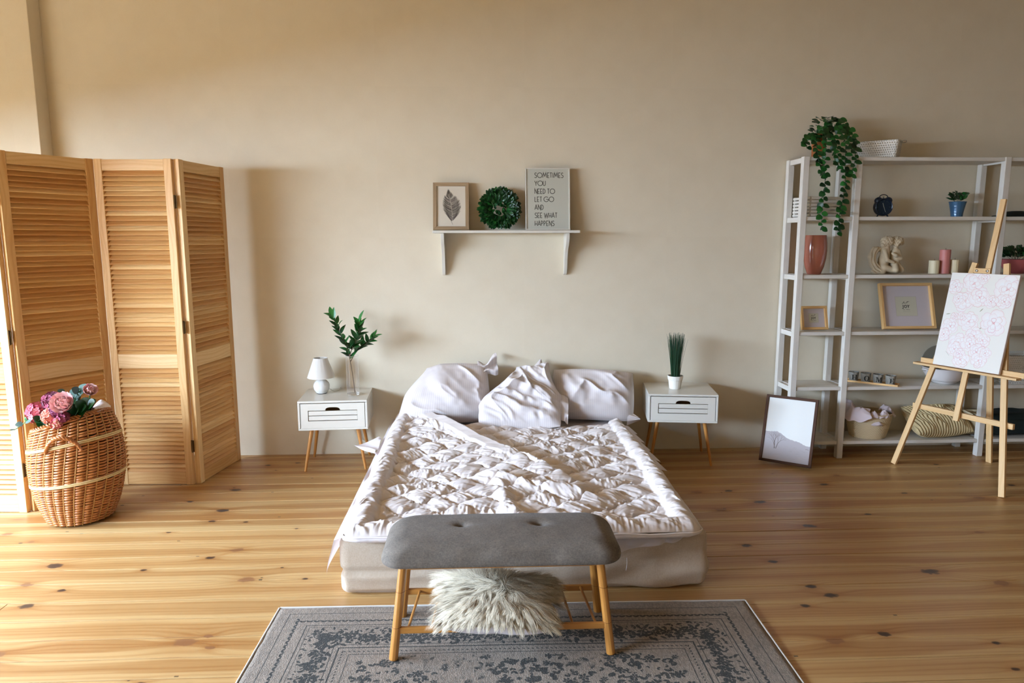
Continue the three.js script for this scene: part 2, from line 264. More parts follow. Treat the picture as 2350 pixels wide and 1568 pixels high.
// ------------------------------------------------------------------ folding screen: four louvred panels
{
  const scr = thing('folding_screen', 'tall pine folding screen with four louvred panels standing in a zigzag', 'screen', [-2.2, 0, 0.6]);
  const R = rng(91), PH = 2.0, T = 0.034, ST = 0.046;
  const runs = [[[-3.04, 0.965], [-2.578, 0.995]], [[-2.566, 0.985], [-2.296, 0.556]], [[-2.278, 0.556], [-1.82, 0.579]], [[-1.8, 0.575], [-1.716, 0.085]]];
  const slatGeo = {}, slat = (w) => slatGeo[w.toFixed(3)] ??= [0, 1, 2, 3, 4, 5].map((k) => at(bev(w, 0.0415, 0.0065, 0.0025, [k * 0.37 + 0.11, k * 0.083]), 0, 0, 0, -0.72));
  runs.forEach(([a, b], pi) => {
    const dx = b[0] - a[0], dz = b[1] - a[1], Wd = Math.hypot(dx, dz), turn = Math.atan2(-dz, dx);
    const p = sub('panel', scr, [(a[0] + b[0]) / 2 + 2.2, 0, (a[1] + b[1]) / 2 - 0.6], turn);
    const inner = Wd - 2 * ST;
    for (const s of [-1, 1]) part('stile', at(bev(ST, PH, T, 0.003).rotateZ(0), s * (Wd - ST) / 2, PH / 2, 0), pine(R() * 5 | 0), p);
    const rail = (y0, y1) => part('rail', at(bev(inner, y1 - y0, T - 0.004, 0.002), 0, (y0 + y1) / 2, 0), pine(R() * 3 | 0), p);
    rail(1.932, 1.997); rail(0.745, 0.832); rail(0.003, 0.082);
    const gs = slat(inner + 0.004);
    const fill = (y0, y1, n) => { for (let i = 0; i < n; i++) { const m = part('slat', gs[R() * 6 | 0], pine(R() < 0.3 ? 3 : R() < 0.35 ? 1 : R() * 5 | 0), p); m.position.set(0, y0 + (i + 0.5) / n * (y1 - y0), 0.001); } };
    fill(0.832, 1.932, 38); fill(0.082, 0.745, 23);
    if (pi < 3) for (const y of [0.25, 1.0, 1.75]) { // hinge leaves and knuckle
      part('hinge', merge([at(bev(0.022, 0.075, 0.003, 0.0005), Wd / 2 + 0.006, y, pi % 2 ? -T / 2 : T / 2 - 0.004), rod(V(Wd / 2 + 0.007, y - 0.04, pi % 2 ? -T / 2 - 0.003 : T / 2), V(Wd / 2 + 0.007, y + 0.04, pi % 2 ? -T / 2 - 0.003 : T / 2), 0.005, 0.005, 8)]), brass, p);
    }
  });
}

// ------------------------------------------------------------------ bed: covered mattress base, sheet, quilt, pillows
const BED = { x0: -0.62, x1: 0.985, z0: 0.03, z1: 2.045, h: 0.262 };
// a superellipsoid-like soft box: rounded in plan and in section
function softBox(w, h, d, r, nx, nz, bump) {
  // built as six-sided grid through a cube map, then rounded and displaced along the normal
  const g = new THREE.BoxGeometry(w, h, d, nx, Math.max(8, Math.round(nx * h / w)), nz), p = g.attributes.position, n = V(0, 0, 0), q = V(0, 0, 0);
  for (let i = 0; i < p.count; i++) {
    q.fromBufferAttribute(p, i);
    const c = V(clamp(q.x, -w / 2 + r, w / 2 - r), clamp(q.y, -h / 2 + r, h / 2 - r), clamp(q.z, -d / 2 + r, d / 2 - r));
    n.copy(q).sub(c); if (n.lengthSq() < 1e-12) n.set(0, 1, 0); n.normalize();
    q.copy(c).addScaledVector(n, r + bump(q, n)); p.setXYZ(i, q.x, q.y, q.z);
  }
  return g;
}
const weld = (g) => { // smooth normals across the seams of a box grid
  const p = g.attributes.position, map = new Map(), N = g.attributes.normal; g.computeVertexNormals();
  for (let i = 0; i < p.count; i++) { const k = [p.getX(i), p.getY(i), p.getZ(i)].map((v) => Math.round(v * 5e4)).join(); (map.get(k) ?? map.set(k, []).get(k)).push(i); }
  for (const l of map.values()) if (l.length > 1) { const s = V(0, 0, 0); for (const i of l) s.add(V(g.attributes.normal.getX(i), g.attributes.normal.getY(i), g.attributes.normal.getZ(i))); s.normalize(); for (const i of l) g.attributes.normal.setXYZ(i, s.x, s.y, s.z); }
  return g;
};
{
  const w = BED.x1 - BED.x0, d = BED.z1 - BED.z0, cx = (BED.x0 + BED.x1) / 2, cz = (BED.z0 + BED.z1) / 2;
  const bed = thing('bed', 'low double bed base in a beige fabric cover on the floor', 'bed', [cx, 0, cz]);
  // lower and upper halves of the cover meet in a soft fold half way up, with slack folds on the foot end
  const g = weld(softBox(w, BED.h, d, 0.035, 120, 110, (q, n) => {
    const y = q.y + BED.h / 2, side = clamp(1 - Math.abs(n.y) * 1.5);
    let b = 0.006 * fbm(q.x * 5, q.z * 5 + y * 3, 3, 5);
    const fx = q.x + cx, right = smooth(0.1, 0.9, fx);
    b -= side * 0.014 * Math.exp(-(((y - 0.125 - 0.015 * Math.sin(fx * 3)) / 0.013) ** 2)) * (1 - 0.85 * right) * (n.z > 0.3 || n.x < -0.3 ? 1 : 0.3);
    if (n.z > 0.3) { const t = y * 9 - right * (fx - 0.2) * (3.2 - y * 2); b += right * 0.012 * Math.sin(t * 3.2 + 1.2 * noise(fx * 3, y * 6, 3)) * smooth(0.24, 0.16, y) * smooth(0.0, 0.05, y); b -= 0.012 * smooth(0.09, 0.0, y) * (0.6 + 0.6 * noise(fx * 4, 1, 9)); b += (1 - right) * 0.006 * Math.sin(y * 60 + 6 * noise(fx * 2.4, y * 4, 6)) * smooth(0.1, 0.04, y); }
    return b;
  }));
  { const p = g.attributes.position, uv = g.attributes.uv; for (let i = 0; i < p.count; i++) uv.setXY(i, p.getX(i) + p.getZ(i) * 0.35, p.getY(i) + p.getZ(i)); }
  part('mattress_cover', at(g, 0, BED.h / 2 + 0.004, 0), beigeFabric, bed);
  part('seam_thread', tube([V(0.604 - cx + 0.015, 0.19, d / 2 + 0.003), V(0.606 - cx + 0.015, 0.13, d / 2 + 0.008), V(0.603 - cx + 0.015, 0.1, d / 2 + 0.006)], 0.0012, 5), cotton, bed);

  // flat sheet: lies over the top, hangs down the left side and pokes out at the foot and on the right
  const L = BED.x0, top = BED.h + 0.012;
  const sheetMesh = sheet(170, 190, (u, v, o) => {
    const z = lerp(0.06, 2.058 - 0.01 * u, v), s = lerp(-0.17, w - 0.12 + 0.12 * smooth(0.3, 0, v) , u), f = fbm(z * 4, s * 4, 4, 15);
    const drop = 0.145 - 0.03 * smooth(0.9, 0.2, v) + 0.03 * noise(z * 3.1, 2, 7);
    let x, y;
    if (s < 0) { const t = -s / 0.17 * drop; x = L - 0.012 - 0.03 * Math.sin(clamp(t / drop) * PI * 0.5) - 0.016 * (t / drop) * (0.5 + 0.5 * Math.sin(z * 17 + 3 * noise(z * 3, 1, 3))) ; y = top - 0.012 * smooth(0, 0.05, t) - t; }
    else { x = L - 0.012 + s; y = top + 0.005 * f + 0.004 * Math.sin(s * 30 + 4 * f) * smooth(0.12, 0, s) - 0.01 * smooth(0.03, 0, s); }
    o[0] = x; o[1] = y; o[2] = z + 0.006 * f; o[3] = s; o[4] = z;
  });
  const linen = mat(0xeae2e4, { roughness: 0.9, transmission: 0.4, side: THREE.DoubleSide });
  const sh = whole('bed_sheet', sheetMesh, linen, 'flat white sheet draping down the left side of the bed under the quilt', 'sheet');
  // sheet corner sticking out toward the left nightstand
  part('corner_flap', sheet(24, 20, (u, v, o) => { const z = lerp(0.63, 0.93, u), t = v * 0.15 * Math.sin(PI * clamp(u * 0.95 + 0.06)) * (1 + 0.4 * (0.5 - u)); o[0] = L - 0.012 - t * 1.05; o[1] = top + 0.012 - t * 0.12 + 0.012 * Math.sin(u * 9 + v * 3); o[2] = z - 0.06 * v; o[3] = u * 0.3; o[4] = t; }, true), linen, sh);
  // the part of the sheet that hangs below the quilt at the foot, on the right
  part('foot_flap', sheet(90, 26, (u, v, o) => { const x = lerp(0.42, 0.885, u), dr = (0.012 + 0.085 * Math.pow(1 - u, 0.8)) * smooth(1.0, 0.9, u) + 0.004, t = v * dr, f = noise(x * 16, v * 1.4, 3); o[0] = x; o[1] = top - 0.004 - t * 0.92 + 0.004 * Math.sin(x * 40) * (1 - v); o[2] = BED.z1 + 0.012 + 0.02 * Math.sin(v * PI * 0.5) * smooth(1, 0.8, u) + (0.009 * Math.sin(x * 46 + 2.5 * f) + 0.006 * f) * v; o[3] = x; o[4] = t; }, true), linen, sh);
  // pleated edge showing on the right side by the head
  part('side_flap', sheet(80, 14, (u, v, o) => { const z = lerp(0.35, 1.25, u), k = Math.floor(u * 5), f = u * 5 - k, t = v * (0.045 + 0.03 * hash(k, 4)) * (0.55 + 0.45 * f); o[0] = BED.x1 - 0.03 + t; o[1] = top + 0.004 - t * t * 6 + 0.006 * f * v; o[2] = z; o[3] = z; o[4] = t; }), linen, sh);
}

// ------------------------------------------------------------------ quilt
{
  const Q1 = [0.945, 2.115], QX = -0.592;                   // right and foot edge, left edge
  const NX = 540, NZ = 600, base = BED.h + 0.02, BW = 0.12;
  const edgeL = (z) => QX - 0.012 * smooth(1.2, 0.3, z) + 0.006 * noise(z * 4, 1, 5), edgeR = (z) => Q1[0] + 0.012 * noise(z * 3, 2, 6) - 0.015 * smooth(1.7, 2.1, z);
  // the head edge runs slantwise on the left, where the quilt was thrown back, then straight under the pillows
  const head = (x) => { const k = 0.39 + 1.45 * (x + 0.28); return lerp(Math.max(0.11, k), 0.4, smooth(-0.33, -0.22, x)); };
  const foot = (x) => Q1[1] + 0.012 * noise(x * 2, 1, 17);
  const ridge = (x, z) => (z - 0.39 - 1.5 * (x + 0.28) + 0.05 * noise(z * 3, 4, 8)) / 1.8;       // > 0 on the lower left side
  const height = (x, z, a, b) => {       // a: metres from the side edge, b: metres from the foot edge
    const e = Math.min(a, b), border = smooth(BW - 0.003, BW - 0.028, e), rg = ridge(x, z), along0 = smooth(0.62, 0.3, x) , strip = smooth(-0.004, 0.006, rg) * smooth(0.085, 0.06, rg) * smooth(0.3, 0.05, x);
    const w1 = noise(x * 2.6, z * 2.6, 61), w2 = noise(x * 2.6 + 7, z * 2.6, 63);
    const wx = x + 0.05 * w1 + 0.02 * noise(x * 7, z * 7, 62) + 0.25 * (z - 1) * 0.2, wz = z + 0.05 * w2 + 0.02 * noise(x * 7, z * 7, 64) - 0.12 * x;
    // stitched cells: waves mirrored row by row
    const P = 0.092, A = 0.034, KX = TAU / 0.21, lineAt = (n) => n * P + (n & 1 ? -1 : 1) * A * Math.sin(wx * KX + 0.4), n0 = Math.floor(wz / P);
    let lo = -9, hi = 9, row = 0; for (let n = n0 - 1; n <= n0 + 2; n++) { const l = lineAt(n); if (l <= wz) { if (l > lo) { lo = l; row = n; } } else hi = Math.min(hi, l); }
    const gap = Math.max(0.014, hi - lo), ad = Math.min(wz - lo, hi - wz), puff = Math.sqrt(clamp(1 - ((2 * ad / gap - 1) ** 2)));
    const col = Math.floor((wx * KX + 0.4) / TAU + (row & 1 ? 0.25 : 0.75)), ang = (hash(row, col, 5) - 0.5) * 2.2 + 0.5, ca = Math.cos(ang), sa = Math.sin(ang), u1 = (x * ca + z * sa), v1 = (-x * sa + z * ca);
    const crease = 1 - Math.abs(noise(u1 * 9 + row * 3.1, v1 * 34 + col * 5.3, 71)) * 1.8, fine = noise(u1 * 24, v1 * 62, 72);
    const near = Math.exp(-ad / 0.02);
    let cells = 0.018 * Math.pow(gap / 0.16, 0.8) * puff + 0.0055 * crease * (0.35 + 0.65 * puff) + 0.0035 * fine * (0.4 + near) + 0.0045 * noise(x * 62 * ca + z * 20, z * 16 + row, 75) * near + 0.006 * noise(x * 13, z * 15, 74);
    cells += 0.0052 * noise(x * 82 + z * 26, wz * 7 + row * 7.3, 85) * Math.exp(-ad / 0.024) - 0.006 * Math.exp(-ad / 0.0055) + 0.0022 * noise(u1 * 40, v1 * 110, 86);
    cells = lerp(cells, 0.024 + 0.004 * noise(z * 30, rg * 12, 77) * (1 - Math.abs(rg - 0.035) / 0.06) + 0.004 * noise(x * 9, z * 9, 78), strip);
    // border roll: half round, gathered across
    const t = clamp(e / BW), roll = 0.047 * Math.pow(Math.sin(PI * clamp(t * 0.98 + 0.02)), 0.62), along = a < b ? z : x, mitre = smooth(0.0, 0.04, Math.abs(a - b));
    const gath = (0.0085 * noise(along * 52 + 2.2 * noise(along * 9, t * 2, 81) + t * 3, t * 1.3 + 7, 80) + 0.005 * noise(along * 25, t * 3, 83) + 0.0042 * noise(along * 105 + 1.5 * noise(along * 14, t, 87), t * 1.6, 88)) * Math.pow(Math.sin(PI * t), 0.7);
    let h = lerp(cells, roll + gath * lerp(0.5, 1, mitre), border);
    // slack of the whole quilt, the slanting ridge with its step, and a second crease right of the middle
    h += (0.026 * fbm(x * 2.4, z * 2.4, 3, 91)) * (1 - border * 0.6);
    h += 0.062 * smooth(-0.055, 0.012, rg) * Math.exp(-Math.max(rg, 0) / 0.24) * along0 * smooth(0.0, 0.12, a);
    h += 0.032 * Math.exp(-(((z - 1.52 - 0.5 * (x - 0.15) + 0.05 * noise(x * 4, 1, 3)) / 0.045) ** 2)) * smooth(-0.1, 0.12, x) * smooth(0.8, 0.4, x);
    h += 0.026 * Math.exp(-((((x - 0.09 - 0.16 * (z - 1.75)) + 0.03 * noise(z * 5, 2, 4)) / 0.04) ** 2)) * smooth(1.4, 1.6, z) * (1 - border);
    h -= 0.022 * Math.exp(-(((x - 0.32) / 0.2) ** 2) - (((z - 1.3) / 0.2) ** 2));
    return 0.012 + h;
  };
  const quilt = thing('quilt', 'rumpled white quilted duvet with a gathered border spread over the bed', 'quilt', [0, 0, 0]);
  const top = sheet(NX, NZ, (u, v, o) => {
    const xa = lerp(QX, Q1[0], u), z0 = head(xa), z1 = foot(xa), z = lerp(z0, z1, v), xl = edgeL(z), xr = edgeR(z), cr = 0.05;
    let x = lerp(xl, xr, u), zz = z; const a = Math.min(x - xl, xr - x), b = z1 - z;
    if (a < cr && b < cr) { const dx = cr - a, dz = cr - b, l = Math.hypot(dx, dz); if (l > 1e-6) { const k = Math.max(dx, dz) / l; x += (x - xl < xr - x ? 1 : -1) * dx * (1 - k); zz -= dz * (1 - k); } }
    o[0] = x; o[1] = base - 0.004 + (height(x, z, a, Math.max(b, 0)) + 0.004) * smooth(-0.004, 0.022, z - z0); o[2] = zz; o[3] = x; o[4] = z;
  });
  part('quilted_top', top, satin, quilt);
  // piping along sides and foot and the plain gusset under it
  const rim = []; const N = 160;
  const edgePts = [];
  for (let i = 0; i <= 60; i++) { const z = lerp(0.14, Q1[1] - 0.03, i / 60); edgePts.push([edgeL(z), z]); }
  for (let i = 1; i < 50; i++) { const x = lerp(edgeL(Q1[1]) + 0.02, edgeR(Q1[1]) - 0.02, i / 50); edgePts.push([x, foot(x)]); }
  for (let i = 60; i >= 0; i--) { const z = lerp(0.42, Q1[1] - 0.03, i / 60); edgePts.push([edgeR(z), z]); }
  const lift = (x, z) => base + 0.013 + 0.006 * noise(x * 7, z * 7, 19);
  const pipe = edgePts.map(([x, z]) => V(x, lift(x, z), z));
  part('piping', tube(pipe, 0.0048, 7, 420), cotton, quilt);
  part('gusset', sheet(420, 6, (u, v, o) => { const k = u * (pipe.length - 1), i = Math.min(pipe.length - 2, Math.floor(k)), q = pipe[i].clone().lerp(pipe[i + 1], k - i), cx = 0.18, cz = 1.2, dir = V(q.x - cx, 0, (q.z - cz)).normalize(); const y0 = q.y, y1 = BED.h + 0.006; const bulge = 0.012 * Math.sin(v * PI) + 0.0025 * noise(u * 900, v * 2, 4); o[0] = q.x + dir.x * (bulge - 0.02 * v); o[1] = lerp(y0, y1, v); o[2] = q.z + dir.z * (bulge - 0.02 * v); o[3] = u * 5; o[4] = v * 0.04; }), cotton, quilt);
}

// ------------------------------------------------------------------ pillows
function pillowGeo(w, h, t, seed, o = {}) {
  const N = o.N ?? 96, flap = o.flap ?? 0, shape = (sgn) => sheet(N, Math.round(N * h / w), (u, v, q) => {
    let a = 2 * u - 1, b = 2 * v - 1;
    const pinch = 1 - 0.07 * (1 - a * a) * 0, ear = Math.pow(Math.abs(a * b), 3);
    const thick = Math.pow(clamp(1 - Math.pow(Math.abs(a), 2.6)), 0.55) * Math.pow(clamp(1 - Math.pow(Math.abs(b), 2.6)), 0.55);
    const edge = Math.min(1 - Math.abs(a), 1 - Math.abs(b));
    let wr = 0;
    const n1 = fbm(a * 1.7 + seed, b * 1.7, 3, seed), ang = Math.atan2(b, a), rad = Math.hypot(a, b);
    wr += (o.wr ?? 0.012) * n1 * smooth(0, 0.25, edge);
    wr += (o.cr ?? 0.007) * (Math.pow(1 - Math.abs(noise(a * 2.6 + 1.9 * b + seed * 3, b * 0.9 - a * 0.7 + 0.8 * n1, seed + 3)), 3) * 2 - 0.7) * smooth(0.02, 0.3, edge);
    wr += 0.006 * noise(ang * 9, rad * 1.5, seed + 7) * smooth(0.35, 0.05, edge) * smooth(0, 0.03, edge) * smooth(0.2, 0.8, ear + 0.3);
    let x = a * w / 2 * (1 - 0.05 * (1 - Math.abs(a)) ) * (1 - (o.waist ?? 0.05) * (1 - b * b)), y = b * h / 2 * (1 - (o.waist ?? 0.05) * (1 - a * a));
    let z = sgn * (t / 2 * thick + wr * (sgn > 0 ? 1 : 0.4) * (0.3 + thick)) + 0.012 * Math.sin(a * 3 + seed) * (1 - thick);
    { const k = 1 - 0.085 * a * a * b * b; x *= k; y *= k; }
    const p = o.bend ? o.bend(x, y, z, a, b, n1) : [x, y, z];
    q[0] = p[0]; q[1] = p[1]; q[2] = p[2]; q[3] = (o.vert ? x : x * 0.97) / 0.013; q[4] = y / 0.013;
  }, sgn < 0);
  return merge([shape(1), shape(-1)]);
}
{
  const pl = thing('pillow', 'plump white striped pillow with a crumpled case end, left of the three on the bed', 'pillow', [-0.245, 0.445, 0.2]);
  pl.rotation.set(-0.42, 0.06, 0.05, 'YXZ');
  part('case', pillowGeo(0.62, 0.44, 0.235, 3, { wr: 0.02, cr: 0.012, bend: (x, y, z, a, b) => [x - 0.08 * b * smooth(0.2, -1, a) * -1 - 0.05 * smooth(0, 1, b) * smooth(0.2, -1, a) * -1.6, y - 0.015 * a * a, z] }), stripeCotton, pl);
  part('case_end', sheet(50, 40, (u, v, o) => { const f = noise(u * 2.5, v * 2, 21), k = 1 - 0.55 * Math.pow(Math.sin(PI * clamp(u * 1.1)), 2); o[0] = 0.225 + u * 0.14; o[1] = 0.135 + (v - 0.5) * 0.15 * k + 0.05 * u + 0.01 * f; o[2] = 0.02 * Math.sin(v * 9 + 1.5 * f) * (0.4 + 0.8 * u) + 0.05 * (1 - u) * Math.sin(PI * v); o[3] = u * 6; o[4] = v * 7; }), stripeCotton, pl);
  settle(pl, BED.h + 0.006);
  const pm = thing('pillow', 'crumpled white striped pillow in the middle of the bed, its loose case slumped forward', 'pillow', [0.262, 0.432, 0.27]);
  pm.rotation.set(-0.82, -0.06, -0.05, 'YXZ');
  part('case', pillowGeo(0.56, 0.5, 0.19, 23, { wr: 0.022, cr: 0.012, waist: 0.02, bend: (x, y, z, a, b, n) => { const f = b * 1.0 + 0.35 * a + 0.25 * n, env = smooth(1, 0.7, Math.abs(a)) * smooth(1, 0.75, Math.abs(b)); const s = smooth(-0.5, 1, b); return [x * (1.04 - 0.62 * s) + 0.075 * s + 0.02 * n, y + 0.05 * smooth(-0.2, 0.8, a) * smooth(0.3, 1, b) - 0.02 * smooth(0.3, 1, -b), z + env * (0.022 * Math.pow(0.5 + 0.5 * Math.sin(f * 9.5 + 0.6), 2.5) + 0.012 * Math.pow(0.5 + 0.5 * Math.sin(f * 21 + a * 3 + 2 * n), 2)) + 0.02 * smooth(0.2, -0.7, b) * smooth(0.4, 0.9, a)]; } }), stripeCotton, pm);
  part('case_corner', sheet(30, 30, (u, v, o) => { const q = 2 * u - 1, w = 0.05 * (1 - v) + 0.012, f = noise(u * 3, v * 3, 33); o[0] = 0.1 + q * w + 0.02 * v * v; o[1] = 0.215 + 0.105 * v - 0.012 * q * q; o[2] = -0.02 + 0.03 * (1 - q * q) * (0.3 + 0.7 * v) * (1 - 0.4 * v) + 0.004 * f; o[3] = u * 7; o[4] = v * 6; }), stripeCotton, pm);
  part('case_end', sheet(44, 40, (u, v, o) => { const f = noise(u * 3, v * 3, 37); o[0] = 0.225 + 0.095 * u; o[1] = lerp(-0.17, 0.04, v) - 0.035 * u; o[2] = 0.045 * Math.sin(PI * v) * (1 - 0.35 * u) + 0.014 * Math.sin(v * 6 + 2 * f) * u; o[3] = u * 3; o[4] = v * 9; }), stripeCotton, pm);
  settle(pm, BED.h + 0.012);
  const pr = thing('pillow', 'smooth white striped pillow leaning on the wall, right of the three on the bed', 'pillow', [0.765, 0.425, 0.19]);
  pr.rotation.set(-0.5, -0.1, -0.035, 'YXZ');
  part('case', pillowGeo(0.6, 0.38, 0.23, 14, { wr: 0.014, cr: 0.013, vert: true }), stripeCotton, pr);
  part('case_corner', sheet(24, 24, (u, v, o) => { const q = 2 * u - 1, w = 0.05 * (1 - v) + 0.006; o[0] = 0.235 + 0.09 * v; o[1] = -0.15 + q * w - 0.01 * v; o[2] = 0.03 * (1 - q * q) * (1 - 0.6 * v) + 0.004 * Math.sin(q * 8); o[3] = u * 3; o[4] = v * 5; }, true), stripeCotton, pr);
  settle(pr, BED.h + 0.006);
}

// ------------------------------------------------------------------ rug
{
  const RX0 = -0.862, RX1 = 1.098, RZ0 = 2.142, RZ1 = 3.45, W = 2048, Hh = 1400, R = rng(404);
  const motif = (g, x, y, s, rot) => { // small rosette with leaves
    g.save(); g.translate(x, y); g.rotate(rot);
    for (let k = 0; k < 6; k++) { g.rotate(TAU / 6); g.beginPath(); g.ellipse(s * 0.62, 0, s * 0.36, s * 0.24, 0, 0, TAU); g.fill(); }
    g.beginPath(); g.arc(0, 0, s * 0.2, 0, TAU); g.fill(); g.restore();
  };
  const leaf = (g, x, y, s, rot) => { g.save(); g.translate(x, y); g.rotate(rot); g.beginPath(); g.moveTo(0, 0); g.quadraticCurveTo(s * 0.5, -s * 0.45, s, 0); g.quadraticCurveTo(s * 0.5, s * 0.45, 0, 0); g.fill(); g.restore(); };
  const pile = canvasTex(W, Hh, (g) => {
    const px = W / (RX1 - RX0);                      // pixels per metre
    g.fillStyle = '#877b6e'; g.fillRect(0, 0, W, Hh);
    const ink = document.createElement('canvas'); ink.width = W; ink.height = Hh; const k = ink.getContext('2d');
    k.fillStyle = k.strokeStyle = 'rgba(42,44,42,0.95)';
    const inset = (m, lw) => { k.lineWidth = lw; k.strokeRect(m * px, m * px, W - 2 * m * px, 2.8 * px); };
    inset(0.06, 3); inset(0.15, 4); inset(0.165, 2); inset(0.29, 3); inset(0.31, 6); inset(0.355, 3);
    const run = (m, n, fn) => { for (let i = 0; i < n; i++) { const t = i / n * (W - 2 * m * px); fn(m * px + t, m * px, 0); fn(m * px, m * px + t, PI / 2); fn(W - m * px, m * px + t, PI / 2); } };
    run(0.112, 62, (x, y, a) => { leaf(k, x, y, 22, a + 0.7); leaf(k, x, y, 22, a - 0.7 + PI); });
    run(0.332, 74, (x, y, a) => { leaf(k, x, y, 13, a + 0.5); });
    run(0.205, 34, (x, y, a) => { for (let q = 0; q < 8; q++) leaf(k, x + (R() - 0.5) * 60, y + (R() - 0.5) * 60, 12 + R() * 12, R() * TAU); });
    run(0.245, 30, (x, y, a) => { motif(k, x, y, 26, R() * 3); for (let q = 0; q < 12; q++) leaf(k, x + (R() - 0.5) * 70, y + (R() - 0.5) * 84, 16 + R() * 18, R() * TAU); });
    for (let i = 0; i < 1500; i++) { // field: sprays in a mirrored repeat
      const x = R() * W / 2, y = 0.38 * px + R() * (Hh - 0.38 * px), a = R() * TAU, s = 9 + R() * 15, fl = R() < 0.22;
      for (const mx of [x, W - x]) { if (mx < 0.38 * px || mx > W - 0.38 * px) continue; fl ? motif(k, mx, y, s, a) : (leaf(k, mx, y, s * 1.5, mx === x ? a : PI - a), leaf(k, mx, y, s * 1.2, (mx === x ? a : PI - a) + 1.1)); }
    }
    // worn away in patches: the dark print survives toward the far edge and the right side
    const im = k.getImageData(0, 0, W, Hh), d = im.data;
    for (let y = 0, i = 0; y < Hh; y++) for (let x = 0; x < W; x++, i += 4) if (d[i + 3]) {
      const far = smooth(0.5, 0.05, y / Hh), right = smooth(0.3, 0.95, x / W), brd = Math.min(x, W - x, y) < 0.36 * px ? 0.22 : 0;
      const cov = 0.27 + 0.34 * far + 0.45 * right * smooth(1, 0.2, y / Hh) + brd + 0.95 * fbm(x / 210, y / 210, 4, 17) + 0.25 * noise(x / 24, y / 24, 18);
      const edge = Math.min(x, W - x, y) < 0.05 * px ? 0.3 : 1;
      d[i + 3] *= smooth(0.02, 0.3, cov) * edge * (0.72 + 0.28 * hash(x >> 1, y >> 1, 3));
    }
    k.putImageData(im, 0, 0);
    g.drawImage(ink, 0, 0);
    const all = g.getImageData(0, 0, W, Hh), e = all.data;
    for (let y = 0, i = 0; y < Hh; y++) for (let x = 0; x < W; x++, i += 4) { const n = 1 + 0.07 * fbm(x / 90, y / 90, 3, 22) + 0.1 * (hash(x >> 1, y >> 2, 5) - 0.5) + 0.1 * noise(x / 5, y / 11, 23); for (let c = 0; c < 3; c++) e[i + c] = clamp(e[i + c] * n, 0, 255); }
    g.putImageData(all, 0, 0);
  });
  const nap = tex(512, 512, (x, y, o) => { o[0] = o[1] = o[2] = 128 + 70 * noise(x / 3, y / 6, 3) + 50 * (hash(x, y, 8) - 0.5); }, { srgb: false, rep: [6, 4] });
  const rug = thing('rug', 'grey distressed floral rug with worn dark borders under the bench', 'rug', [(RX0 + RX1) / 2, 0.001, (RZ0 + RZ1) / 2]);
  rug.rotation.y = -0.015;
  const w = RX1 - RX0, d = RZ1 - RZ0;
  part('pile', sheet(160, 110, (u, v, o) => { const e = Math.min(u * w, (1 - u) * w, v * d, (1 - v) * d); o[0] = (u - 0.5) * w + 0.003 * noise(v * 22, u > 0.5 ? 1 : 7, 3) * (Math.abs(u - 0.5) > 0.49 ? 1 : 0); o[1] = 0.0095 * smooth(-0.001, 0.012, e) + 0.001 * noise(u * 9, v * 7, 2); o[2] = (v - 0.5) * d + 0.003 * noise(u * 26, 3, 4) * (v < 0.01 ? 1 : 0); o[3] = u; o[4] = 1 - v; }, true), new THREE.MeshPhysicalMaterial({ map: pile, roughness: 1, bumpMap: nap, bumpScale: 0.0016, sheen: 0.2, sheenRoughness: 0.7, sheenColor: new THREE.Color(0.8, 0.8, 0.8) }), rug);
  part('bound_edge', merge([bev(0.006, 0.008, d, 0.002), ].map((g) => at(g, -w / 2 - 0.002, 0.0045, 0)).concat([at(bev(0.006, 0.008, d, 0.002), w / 2 + 0.002, 0.0045, 0), at(bev(w, 0.008, 0.006, 0.002), 0, 0.0045, -d / 2 - 0.002)])), mat(0xd6d1c8, { roughness: 1 }), rug);
}

